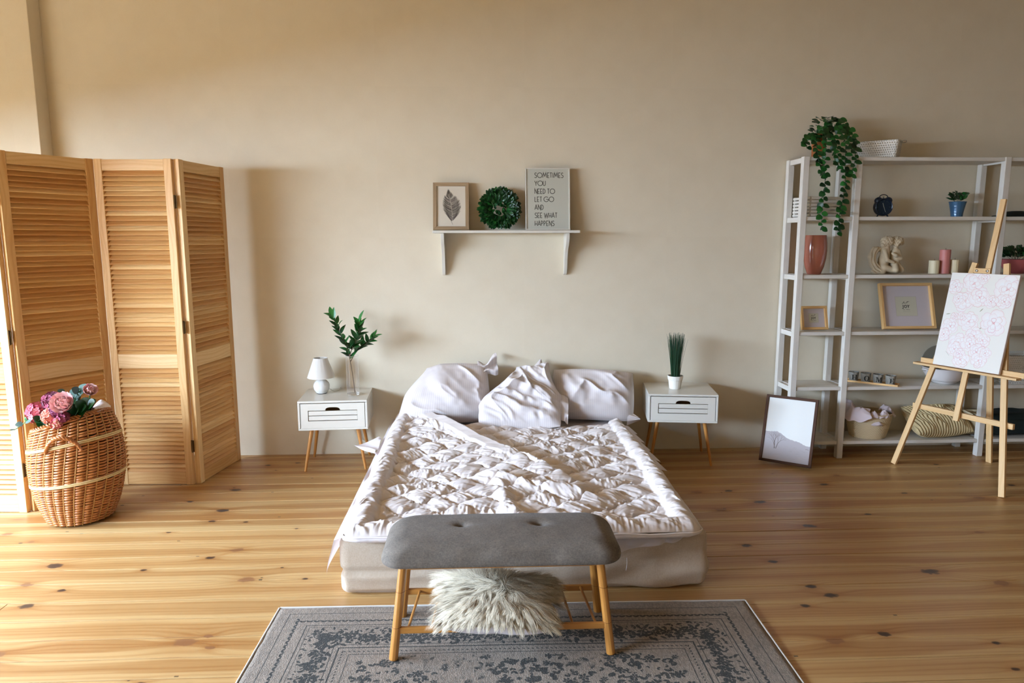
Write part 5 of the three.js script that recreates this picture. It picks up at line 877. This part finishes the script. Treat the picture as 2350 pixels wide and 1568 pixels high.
// ---- bottom board: wicker basket with cloth, two cushions, dark blanket
{
  const t = thing('woven_basket', 'round cream woven basket lined with pale pink cloth on the bottom shelf', 'basket', [2.762, SH[0] + 0.0005, 0.15]);
  const c = mat(0xd8c39e, { roughness: 0.75, side: THREE.DoubleSide }), H = 0.178, prof = (k) => lerp(0.117, 0.157, Math.pow(k, 0.8));
  const N = 50, wov = sheet(N * 6, 110, (u, v, o) => { const a = u * TAU, row = v * 22, s = Math.sin(u * N * PI + (Math.floor(row) & 1) * PI / 2), r = prof(v) + 0.0022 * Math.abs(Math.sin(row * PI)) + 0.0026 * s * s * (0.5 + 0.5 * Math.abs(Math.sin(row * PI))), k = 0.11 - Math.abs(Math.atan2(Math.sin(a - 1.45), Math.cos(a - 1.45))), hole = 0; o[0] = Math.cos(a) * r; o[1] = v * H; o[2] = Math.sin(a) * r * 0.82; }, true);
  part('weave', wov, c, t);
  part('inside', at(lathe([[0.112, 0.004], [0.152, H - 0.002]], 40), 0, 0, 0).scale(1, 1, 0.82), c, t);
  part('base', lathe([[0, 0.003], [0.115, 0.003]], 40).scale(1, 1, 0.82), c, t);
  part('rim', tube(Array.from({ length: 40 }, (_, i) => { const a = i / 40 * TAU; return V(Math.cos(a) * 0.158, H, Math.sin(a) * 0.158 * 0.82); }), 0.0045, 7, 160, true), c, t);
  const pink = mat(0xdccdd0, { roughness: 0.85, sheen: 0.3, sheenColor: new THREE.Color(1, 0.9, 0.95) });
  const cl = thing('cloth', 'crumpled pale pink cloth hanging over the rim of the cream basket', 'cloth', [2.762, SH[0] + 0.0005, 0.15]);
  part('left_fold', sheet(40, 46, (u, v, o) => { const a = lerp(PI * 0.62, PI * 1.18, u) , r = lerp(0.09, 0.212, v), f = noise(u * 7, v * 4, 51); o[0] = Math.cos(a) * r + 0.008 * f; o[2] = Math.sin(a) * r * 0.82; o[1] = H + 0.012 + 0.075 * Math.sin(PI * clamp(v * 0.62 + 0.1)) * (0.4 + 0.6 * u) - 0.13 * Math.pow(clamp((v - 0.55) / 0.45), 1.4) * (0.5 + 0.5 * u) + 0.011 * Math.sin(u * 15 + 2 * f) * (0.3 + v) + 0.008 * f; o[3] = u; o[4] = v; }, true), pink, cl);
  part('front_fold', sheet(40, 30, (u, v, o) => { const a = lerp(PI * 0.32, PI * 0.66, u), r = lerp(0.1, 0.168, v), f = noise(u * 8, v * 4, 53); o[0] = Math.cos(a) * r; o[2] = Math.sin(a) * r * 0.84; o[1] = H + 0.006 + 0.028 * Math.sin(PI * v) * (0.5 + 0.5 * Math.sin(u * 11)) - 0.02 * v * v + 0.005 * Math.sin(u * 22 + 3 * f); o[3] = u; o[4] = v; }, true), pink, cl);
  part('right_fold', sheet(40, 30, (u, v, o) => { const a = lerp(-0.15 * PI, PI * 0.27, u), r = lerp(0.1, 0.178, v), f = noise(u * 8, v * 4, 57); o[0] = Math.cos(a) * r; o[2] = Math.sin(a) * r * 0.84; o[1] = H + 0.006 + 0.045 * Math.sin(PI * clamp(v * 0.9)) * (0.6 + 0.4 * Math.sin(u * 7)) - 0.03 * v * v + 0.006 * Math.sin(u * 17 + 3 * f); o[3] = u; o[4] = v; }, true), pink, cl);
  part('pulled_through', sheet(24, 14, (u, v, o) => { const a = lerp(PI * 0.41, PI * 0.6, u), f = noise(u * 5, v * 3, 59); const q = Math.sin(PI * u); o[0] = Math.cos(a) * (0.153 + 0.014 * Math.sin(PI * v) * q); o[2] = Math.sin(a) * (0.153 + 0.02 * Math.sin(PI * v) * q) * 0.83; o[1] = 0.115 + 0.03 * (v - 0.35) * q + 0.004 * f; o[3] = u; o[4] = v; }, true), pink, cl);
}
{
  const knit = tex(128, 128, (x, y, o) => { const n = 0.9 + 0.1 * hash(x, y >> 1, 2); o[0] = 212 * n; o[1] = 188 * n; o[2] = 140 * n; });
  const ribs = tex(128, 128, (x, y, o) => { o[0] = o[1] = o[2] = 255 * Math.abs(Math.sin(y / 128 * 8 * PI)); }, { srgb: false });
  const t = thing('knit_cushion', 'beige ribbed knit cushion lying on the bottom shelf behind the easel', 'cushion', [3.262, SH[0] + 0.098, 0.15]); t.rotation.set(-0.95, 0.12, 0.0, 'YXZ');
  const g = pillowGeo(0.47, 0.28, 0.16, 5, { N: 170, wr: 0.018, cr: 0.006, bend: (x, y, z, a, b) => [x, y, z + Math.sign(z || 1) * 0.0045 * Math.abs(Math.sin((x + 0.25 * y) / 0.155 * 8 * PI)) * smooth(1, 0.85, Math.abs(b))] });
  { const p = g.attributes.position, uv = g.attributes.uv; for (let i = 0; i < uv.count; i++) uv.setXY(i, p.getY(i) / 0.14, (p.getX(i) + 0.25 * p.getY(i)) / 0.155); }
  part('knit_cover', g, mat(0xffffff, { map: knit, roughness: 1, bumpMap: ribs, bumpScale: 0.006 }), t);
  settle(t, SH[0] - 0.004);
  const c = thing('cushion', 'crumpled plain cream cushion wedged behind the ribbed one at the shelf end', 'cushion', [3.52, SH[0] + 0.098, 0.125]); c.rotation.set(-0.5, -0.35, 0.05, 'YXZ');
  part('cover', pillowGeo(0.24, 0.19, 0.12, 19, { wr: 0.03, cr: 0.03 }), mat(0xcdbd9b, { roughness: 0.9 }), c); settle(c, SH[0] - 0.003);
  whole('folded_blanket', at(weld(softBox(0.42, 0.15, 0.2, 0.03, 40, 24, (q) => 0.008 * Math.sin(q.y * 170 + 2 * noise(q.x * 8, q.z * 8, 3)) + 0.006 * fbm(q.x * 9, q.z * 9, 3, 4))), 0, 0.088, 0), mat(0x14211f, { roughness: 0.95 }), 'dark folded blanket on the bottom shelf at the right edge', 'blanket', [3.83, SH[0], 0.14]);
}

// ------------------------------------------------------------------ easel and canvas
const EZ = { p: [2.946, 0, 0.733], turn: -1.165, t: 0.2 };
{
  const E = thing('easel', 'light wooden studio easel holding the flower painting in front of the shelves', 'easel', EZ.p, EZ.turn), q = (s, y, off = 0) => V(s, y, -EZ.t * y + off);
  for (const s of [-1, 1]) part('front_leg', bar(q(s * 0.348, 0.002), q(s * 0.094, 1.372), 0.034, 0.02), easelMat, E);
  part('mast', bar(q(0, 0.378, 0.012), q(0, 1.768, 0.012), 0.034, 0.018), easelMat, E);
  part('back_leg', bar(V(-0.082, 0.002, -0.62), q(0.0, 1.3, -0.035), 0.036, 0.02), easelMat, E);
  part('cross_brace', bar(q(-0.312, 0.412, -0.022), q(0.318, 0.412, -0.022), 0.022, 0.034, V(0, 0, 1)), easelMat, E);
  part('top_brace', bar(q(-0.13, 1.2, -0.022), q(0.13, 1.2, -0.022), 0.022, 0.034, V(0, 0, 1)), easelMat, E);
  const tray = sub('tray', E);
  part('ledge', bar(q(-0.32, 0.702, 0.04), q(0.32, 0.702, 0.04), 0.055, 0.014, V(0, 0, 1)), easelMat, tray);
  part('back_rail', bar(q(-0.3, 0.722, 0.017), q(0.335, 0.722, 0.017), 0.014, 0.034, V(0, 0, 1)), easelMat, tray);
  const cl = sub('clamp', E);
  part('block', bar(q(-0.07, 1.325, 0.032), q(0.028, 1.325, 0.032), 0.02, 0.032, V(0, 0, 1)), easelMat, cl);
  for (const s of [-0.052, 0.012]) part('bolt', at(new THREE.SphereGeometry(0.0085, 14, 10).scale(1, 1, 0.5), s, 1.325, -EZ.t * 1.325 + 0.0435), steel, cl);
}
{
  const W = 0.41, H = 0.607, t = thing('canvas_painting', 'tall canvas painted with pale pink peonies standing on the easel', 'painting', [0, 0, 0], EZ.turn);
  const c = Math.cos(EZ.turn), s = Math.sin(EZ.turn), lx = 0.01, ly = 0.712, lz = -EZ.t * 0.712 + 0.047;
  t.position.set(EZ.p[0] + lx * c + lz * s, ly, EZ.p[2] - lx * s + lz * c); t.rotation.x = -Math.atan(EZ.t);
  const print = canvasTex(800, 1184, (g, w, h) => {
    g.fillStyle = '#efeae0'; g.fillRect(0, 0, w, h);
    const R = rng(88);
    // pencil-and-wash peonies: layered ragged petals, washed pink at their edges
    const petal = (x, y, r, a, spread, tint) => {
      g.save(); g.translate(x, y); g.rotate(a);
      const path = () => { g.beginPath(); g.moveTo(0, r * 0.1); g.bezierCurveTo(-r * spread, -r * 0.1, -r * spread * 1.1, -r * 0.95, -r * 0.15, -r); g.quadraticCurveTo(0, -r * 0.9, r * 0.12, -r * 1.02); g.bezierCurveTo(r * spread * 1.1, -r * 0.9, r * spread, -r * 0.05, 0, r * 0.1); };
      const gr = g.createRadialGradient(0, -r * 0.42, r * 0.1, 0, -r * 0.42, r * 0.8); gr.addColorStop(0, 'rgba(244,241,237,0.97)'); gr.addColorStop(0.6, 'rgba(243,234,229,0.92)'); gr.addColorStop(1, `rgba(232,${166 + 30 * tint | 0},${160 + 28 * tint | 0},0.75)`);
      path(); g.fillStyle = gr; g.fill(); g.strokeStyle = `rgba(216,${124 + 40 * R() | 0},${122 + 40 * R() | 0},${0.3 + 0.45 * R()})`; g.lineWidth = 1 + 2.4 * R(); g.stroke(); g.restore();
    };
    const peony = (x, y, r) => { for (let ring = 0; ring < 3; ring++) { const n = 6 - ring; for (let i = 0; i < n; i++) { const a = i / n * TAU + ring * 0.7 + R() * 0.35, k = (1 - ring * 0.27); petal(x + Math.sin(a) * r * 0.16 * k, y - Math.cos(a) * r * 0.16 * k, r * k * (0.85 + 0.25 * R()), a, 0.5 + 0.18 * R(), R()); } } g.fillStyle = 'rgba(216,110,112,0.35)'; for (let i = 0; i < 9; i++) { g.beginPath(); g.arc(x + (R() - 0.5) * r * 0.3, y + (R() - 0.5) * r * 0.3, r * 0.04, 0, TAU); g.fill(); } };
    const leaf = (x, y, l, a, c = 'rgba(140,138,104,0.6)') => { g.save(); g.translate(x, y); g.rotate(a); g.fillStyle = c; g.beginPath(); g.moveTo(0, 0); g.quadraticCurveTo(l * 0.5, -l * 0.24, l, 0); g.quadraticCurveTo(l * 0.5, l * 0.2, 0, 0); g.fill(); g.restore(); };
    leaf(470, 420, 60, 2.2); leaf(520, 400, 70, -0.35); leaf(280, 690, 110, -0.1); leaf(320, 690, 90, 0.6); leaf(460, 690, 60, -0.7); leaf(90, 520, 60, 2.9); leaf(560, 330, 50, -0.6); leaf(430, 860, 44, 0.3);
    for (const [x, y, r] of [[300, 120, 120], [400, 60, 60], [80, 180, 80], [700, 170, 135], [690, 320, 80], [230, 350, 120], [400, 290, 105], [540, 330, 70], [150, 330, 70], [330, 590, 110], [620, 590, 135], [120, 680, 95], [60, 790, 72], [150, 550, 44], [240, 540, 50], [430, 770, 95], [260, 880, 110], [400, 870, 90], [540, 810, 80], [230, 960, 76], [500, 960, 92], [330, 1080, 90], [540, 1060, 80], [600, 960, 60], [300, 1010, 60]]) peony(x, y, r);
    g.strokeStyle = 'rgba(120,112,100,0.6)'; g.lineWidth = 3; g.beginPath(); g.moveTo(130, 1000); g.lineTo(180, 1050); g.stroke();
    const im = g.getImageData(0, 0, w, h), d = im.data; for (let i = 0; i < d.length; i += 4) { const n = 4 * (hash(i, 3) - 0.5); d[i] += n; d[i + 1] += n; d[i + 2] += n; } g.putImageData(im, 0, 0);
  });
  part('stretched_canvas', at(bev(W, H, 0.022, 0.004), 0, H / 2, 0), mat(0xe9d9d4, { roughness: 0.9 }), t);
  part('painted_face', at(new THREE.PlaneGeometry(W - 0.004, H - 0.004), 0, H / 2, 0.0113), paper(print), t);
}
// ------------------------------------------------------------------ framed landscape leaning on the shelves
{
  const W = 0.335, H = 0.46;
  const t = thing('landscape_print', 'dark framed snowy hill print with a bare tree, on the floor against the shelves', 'picture', [2.046, 0.004, 0.42], -0.62); t.rotation.x = -0.33;
  picture(t, W, H, 0.018, 0.024, walnut, paper(canvasTex(600, 850, (g, w, h) => {
    g.fillStyle = '#e9e9e4'; g.fillRect(0, 0, w, h);
    const hill = (x) => 480 + 8 * Math.sin(x / 40) - 60 * Math.exp(-(((x - 130) / 120) ** 2)) * 0.4 + 118 * smooth(60, 600, x) - 26 * Math.exp(-(((x - 330) / 60) ** 2)) * 0;
    g.fillStyle = '#b3adaf'; g.beginPath(); g.moveTo(0, h); for (let x = 0; x <= w; x += 6) g.lineTo(x, hill(x) + 4 * noise(x / 14, 1, 3)); g.lineTo(w, h); g.fill();
    g.fillStyle = '#a39c9c'; for (let i = 0; i < 60; i++) { const x = hash(i, 1) * w, y = 640 + hash(i, 2) * 200; g.fillRect(x, y, 20 + 30 * hash(i, 3), 1.5); }
    g.strokeStyle = '#5a4a40'; g.lineCap = 'round'; const R = rng(3);
    const br = (x, y, a, l, wd) => { if (l < 8) return; const x1 = x + Math.sin(a) * l, y1 = y - Math.cos(a) * l; g.lineWidth = wd; g.beginPath(); g.moveTo(x, y); g.lineTo(x1, y1); g.stroke(); br(x1, y1, a - 0.22 - 0.2 * R(), l * 0.68, wd * 0.6); br(x1, y1, a + 0.2 + 0.25 * R(), l * 0.66, wd * 0.6); };
    br(145, 690, -0.05, 80, 7); br(165, 690, 0.28, 74, 6); br(150, 688, -0.25, 70, 4);
    g.lineWidth = 3; g.beginPath(); g.moveTo(540, 650); g.quadraticCurveTo(560, 642, 580, 652); g.stroke();
  })), { glazed: true, sink: 0.009 });
  t.position.y = 0.012;
}

// ------------------------------------------------------------------ wicker basket with flowers
const BK = [-2.236, 0.0, 1.085];
{
  const t = thing('wicker_basket', 'big barrel shaped brown wicker basket with pale bands, full of flowers, by the screen', 'basket', [BK[0], 0.001, BK[2]], -0.12);
  const wick = mat(0xffffff, { roughness: 0.42, clearcoat: 0.25, clearcoatRoughness: 0.3, map: tex(256, 64, (x, y, o) => { const n = 0.5 + 0.5 * fbm(x / 9, y / 30, 3, 5), q = hash(x >> 5, y >> 2, 9); o[0] = 146 + 40 * n + 18 * q; o[1] = 84 + 34 * n + 14 * q; o[2] = 36 + 24 * n + 8 * q; }) });
  const pale = mat(0xdcc08a, { roughness: 0.5, clearcoat: 0.15 }), stakeM = mat(0xb98a4c, { roughness: 0.5 });
  // profile: radius by height; the whole barrel leans a touch and its mouth is cut higher at the back
  const prof = (y) => { const k = y / 0.6; return 0.13 + 0.094 * Math.pow(Math.sin(PI * clamp(0.05 + 0.82 * k)), 0.8) - 0.006 * smooth(0.8, 1.0, k); };
  const N = 27, topAt = (a) => 0.56 + 0.06 * Math.cos(a - 0.3), P = [], UV = [], I = [], R = rng(41);
  const leanX = (y) => 0.02 * y, rows = 40, per = N * 6, rad = 5;
  for (let r = 0; r < rows; r++) {
    const base = P.length / 3, rr0 = 0.0058 + 0.0008 * R();
    for (let i = 0; i <= per; i++) {
      const a = i / per * TAU, H = topAt(a), y = 0.012 + (r + 0.5) / rows * (H - 0.02) + 0.0018 * noise(a * 5, r * 1.7, 4), tw = a + y * 0.55, s = Math.abs(Math.sin(tw * N / 2)), br = prof(y) + 0.0125 * Math.pow(s, 0.7) - 0.006 + 0.0012 * noise(a * 9, r * 2.3, 6);
      for (let j = 0; j < rad; j++) { const q = j / rad * TAU, k = br + Math.cos(q) * rr0 * 0.8, yy = y + Math.sin(q) * rr0 * 1.06; P.push(Math.cos(a) * k + leanX(yy), yy, Math.sin(a) * k); UV.push(a * 1.7 + r * 0.37, q / TAU * 0.3 + r * 0.21); }
      if (i < per) for (let j = 0; j < rad; j++) { const A = base + i * rad + j, B = base + i * rad + (j + 1) % rad; I.push(A, B, A + rad, B, B + rad, A + rad); }
    }
  }
  const g = new THREE.BufferGeometry(); g.setAttribute('position', new THREE.Float32BufferAttribute(P, 3)); g.setAttribute('uv', new THREE.Float32BufferAttribute(UV, 2)); g.setIndex(I); g.computeVertexNormals();
  part('weave', g, wick, t).userData.kind = 'stuff';
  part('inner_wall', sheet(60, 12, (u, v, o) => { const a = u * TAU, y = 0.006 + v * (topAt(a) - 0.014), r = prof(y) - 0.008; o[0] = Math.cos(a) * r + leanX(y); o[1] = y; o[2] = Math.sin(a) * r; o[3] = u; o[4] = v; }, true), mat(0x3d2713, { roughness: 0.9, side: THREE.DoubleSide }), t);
  part('base', lathe([[0, 0.002], [0.13, 0.002], [0.14, 0.012], [0, 0.012]], 40), wick, t);
  for (let k = 0; k < N; k++) { // upright stakes run with the twist
    const pts = []; const a0 = k / N * TAU; for (let i = 0; i <= 9; i++) { let y = 0.008 + i / 9 * (topAt(a0) - 0.02), a = a0 - y * 0.55; pts.push(V(Math.cos(a) * (prof(y) + 0.0005) + leanX(y), y, Math.sin(a) * (prof(y) + 0.0005))); }
    part('stake', tube(pts, 0.0042, 5, 18), stakeM, t);
  }
  const ringAt = (f, off, r, M = 120) => tube(Array.from({ length: 60 }, (_, i) => { const a = i / 60 * TAU, y = f * topAt(a) / 0.56, k = prof(y) + off; return V(Math.cos(a) * k + leanX(y), y + 0.002 * Math.sin(a * 30), Math.sin(a) * k); }), r, 6, 240, true);
  for (const f of [0.235, 0.435]) part('pale_band', merge([ringAt(f, 0.009, 0.0045), ringAt(f + 0.008, 0.0085, 0.0045)]), pale, t, 'pale peeled willow band');
  // twisted rim
  const rimPts = (ph) => Array.from({ length: 120 }, (_, i) => { const a = i / 120 * TAU, y = topAt(a) - 0.004, w = a * 22 + ph, k = prof(y) - 0.002 + 0.007 * Math.cos(w); return V(Math.cos(a) * k + leanX(y), y + 0.007 * Math.sin(w), Math.sin(a) * k); });
  for (const ph of [0, TAU / 3, TAU * 2 / 3]) part('rim_strand', tube(rimPts(ph), 0.0052, 6, 480, true), wick, t);
  // two rope handles
  for (const ah of [1.2, 1.2 + PI]) {
    const hd = sub('handle', t);
    for (const ph of [0, TAU / 3, TAU * 2 / 3]) part('strand', tube(Array.from({ length: 46 }, (_, i) => { const s = i / 45, da = (s - 0.5) * 0.72, arc = Math.sin(PI * s), y = 0.44 + 0.085 * Math.pow(arc, 0.7), k = prof(y) + 0.014 + 0.045 * arc, w = s * 26 + ph; return V(Math.cos(ah + da) * (k + 0.005 * Math.cos(w)) + leanX(y), y + 0.005 * Math.sin(w), Math.sin(ah + da) * (k + 0.005 * Math.cos(w))); }), 0.0068, 6, 130), wick, hd);
  }
}
// ---- flowers, each one its own
{
  const G = 'flowers in the wicker basket', R = rng(55), O = V(BK[0], 0, BK[2]);
  const petalG = (l, w, cup, n = 5) => sheet(n, 6, (u, v, o) => { const s = 2 * u - 1, ww = w / 2 * Math.pow(Math.sin(PI * clamp(v * 0.74 + 0.06)), 0.7); o[0] = s * ww; o[1] = cup * l * v * v + 0.22 * ww * s * s + 0.03 * l * Math.sin(s * 5) * v; o[2] = v * l * (1 - 0.2 * cup); o[3] = u; o[4] = v; }, true);
  const P = (hex, tr = 0.15) => mat(hex, { roughness: 0.7, side: THREE.DoubleSide, transmission: tr, sheen: 0.3, sheenColor: new THREE.Color(1, 0.9, 0.9) });
  const stem = (t, to) => part('stem', tube([V(0, 0, 0), to.clone().multiplyScalar(0.5).add(V(0.01, -0.01, 0)), to], 0.003, 6, 12), LEAF[2], t);
  const down = (x, y, z) => V(-0.35 * x, 0.42 - y, -0.35 * z);
  const flower = (name, label, x, y, z, axis, fn) => { const t = thing(name, label, 'flower', [O.x + x, y, O.z + z], 0, undefined); const f = sub('blossom', t); f.quaternion.setFromUnitVectors(V(0, 1, 0), axis.clone().normalize()); fn(f, t); stem(t, down(x, y, z)); return t; };
  const rose = (f, mats, r, rings) => { // cupped peony: rings of petals opening outward
    for (let k = 0; k < rings; k++) { const s = k / (rings - 1), n = 4 + k * 2, geo = petalG(r * lerp(0.55, 1.12, s), r * lerp(0.6, 1.05, s), lerp(1.25, 0.45, s)); for (let i = 0; i < n; i++) { const a = i / n * TAU + k * 0.6 + R() * 0.2, m = part('petal', geo, mats[(i + k) % mats.length], f), tilt = lerp(1.3, 0.42, s) + 0.12 * (R() - 0.5); m.rotation.set(-tilt, a, 0, 'YXZ'); m.position.set(Math.sin(a) * r * 0.16 * s, -0.1 * r * s, Math.cos(a) * r * 0.16 * s); } }
    part('heart', at(new THREE.SphereGeometry(r * 0.32, 16, 12), 0, r * 0.3, 0), mats[0], f);
  };
  const cluster = (f, mats, r, n, fl) => { const geo = petalG(fl, fl * 0.95, 0.25, 3); for (let i = 0; i < n; i++) { const y = 1 - (i + 0.5) / n * 1.35, a = i * 2.39996, q = V(Math.cos(a) * Math.sqrt(Math.max(0, 1 - y * y)), y, Math.sin(a) * Math.sqrt(Math.max(0, 1 - y * y))), up = facing(q.clone().add(V((R() - 0.5) * 0.5, (R() - 0.5) * 0.5, (R() - 0.5) * 0.5))), fl4 = []; for (let k = 0; k < 4; k++) fl4.push(plain(geo.clone()).applyQuaternion(new THREE.Quaternion().setFromEuler(new THREE.Euler(0.25, k * PI / 2 + i, 0, 'YXZ')))); const m = part('floret', mergeGeometries(fl4), mats[i % mats.length], f); m.quaternion.copy(up.multiply(new THREE.Quaternion().setFromAxisAngle(V(1, 0, 0), PI / 2))); m.position.copy(q.multiplyScalar(r * (0.9 + 0.15 * R()))); } };
  const pk = [P(0xefbdb8), P(0xe9a8a6), P(0xf4cdc6)], mg = [P(0x8a2a4c), P(0xa83e60), P(0x6c1c3a)], co = [P(0xd4586a), P(0xe0848a), P(0xb8405c)], pc = [P(0xf0b59c), P(0xe99c88)], li = [P(0xb478a0), P(0x8e3c66)];
  flower('peony', 'large pale pink peony bloom in the middle of the wicker basket', 0.052, 0.672, 0.14, V(0.1, 0.55, 0.85), (f) => rose(f, pk, 0.062, 5));
  flower('peony', 'small pale pink peony bud at the top right of the basket flowers', 0.12, 0.715, 0.03, V(0.5, 0.6, 0.5), (f) => rose(f, pk, 0.04, 4));
  flower('hydrangea', 'dark magenta flower cluster behind and left of the big pink peony', -0.06, 0.672, 0.06, V(-0.2, 0.8, 0.5), (f) => cluster(f, mg, 0.05, 44, 0.017));
  flower('carnation', 'coral red flower cluster at the left side of the basket', -0.14, 0.615, 0.065, V(-0.5, 0.7, 0.5), (f) => cluster(f, co, 0.052, 46, 0.018));
  flower('carnation', 'peach flower cluster in front below the magenta ones', -0.03, 0.615, 0.15, V(-0.1, 0.5, 0.9), (f) => cluster(f, pc, 0.036, 26, 0.02));
  flower('hydrangea', 'lilac flower cluster just under the big pink peony', 0.0, 0.635, 0.14, V(0.0, 0.3, 0.95), (f) => cluster(f, li, 0.033, 24, 0.017));
  flower('hydrangea', 'plum coloured flower cluster lying on the basket rim below the peony', 0.055, 0.618, 0.175, V(0.1, 0.2, 0.95), (f) => cluster(f, mg, 0.028, 20, 0.016));
  flower('carnation', 'salmon pink flower cluster over the front rim of the basket', 0.03, 0.588, 0.19, V(0, 0.1, 1), (f) => cluster(f, [...pc, ...co], 0.024, 18, 0.017));
  const euc = [mat(0x4c665a, { roughness: 0.65, side: THREE.DoubleSide, transmission: 0.1 }), mat(0x35504a, { roughness: 0.65, side: THREE.DoubleSide, transmission: 0.1 }), mat(0x5f7a70, { roughness: 0.65, side: THREE.DoubleSide, transmission: 0.1 })], rl = leafGeo(0.042, 0.04, 0.15, 0.1, 6, 4, 0.85, 0.55);
  const sprig = (label, pts, n, mats, s0) => { const t = thing('leafy_sprig', label, 'sprig', [O.x, 0, O.z]); part('stem', tube(pts, 0.0022, 5, 30), LEAF[2], t); const c = new THREE.CatmullRomCurve3(pts); for (let i = 0; i < n; i++) { const u = 0.25 + 0.75 * (i + 0.5) / n, q = c.getPointAt(u), a = i * 2.5, m = part('leaf', rl, mats[i % mats.length], t); m.position.copy(q); m.quaternion.copy(facing(V(Math.cos(a), 0.45, Math.sin(a) * 0.8 + 0.25).addScaledVector(c.getTangentAt(u), 0.5), V(0, 0.6, 0.7))); m.scale.setScalar(s0 * (0.85 + 0.3 * R())); } };
  sprig('grey green round leaved sprig standing at the top of the basket flowers', [V(0.0, 0.42, 0), V(0.03, 0.6, 0.02), V(0.05, 0.69, 0.04), V(0.085, 0.735, 0.045)], 18, euc, 1.05);
  sprig('short grey green sprig poking up behind the magenta cluster', [V(-0.02, 0.42, 0), V(-0.03, 0.62, 0.02), V(-0.01, 0.725, 0.03)], 7, euc, 0.8);
  sprig('thin sprig hanging out over the left rim of the basket', [V(-0.08, 0.5, 0.04), V(-0.14, 0.6, 0.08), V(-0.17, 0.585, 0.1), V(-0.2, 0.56, 0.11), V(-0.235, 0.535, 0.12)], 9, [euc[2], LEAF[2], euc[0]], 0.8);
  sprig('dark green leafy sprig filling the right side of the basket under the peony', [V(0.03, 0.46, 0.02), V(0.08, 0.58, 0.1), V(0.1, 0.625, 0.13), V(0.15, 0.66, 0.1)], 30, [LEAF[1], LEAF[3]], 1.4);
  sprig('dark green leaves between the coral and peach flowers at the left rim', [V(-0.06, 0.45, 0.05), V(-0.09, 0.58, 0.12), V(-0.07, 0.605, 0.15)], 14, [LEAF[0], LEAF[1]], 1.0);
  // pale cloth tucked into the mouth at the right
  whole('lining_cloth', sheet(30, 18, (u, v, o) => { const a = lerp(-0.9, 0.35, u), r = lerp(0.1, 0.185, v), f = noise(u * 6, v * 3, 71); o[0] = O.x + Math.cos(a) * r; o[1] = 0.6 + 0.03 * Math.sin(PI * v) + 0.008 * f + 0.012 * v; o[2] = O.z + Math.sin(a) * r; o[3] = u; o[4] = v; }, true), cotton, 'pale cloth tucked into the right side of the wicker basket mouth', 'cloth');
}

renderer.render(scene, camera);
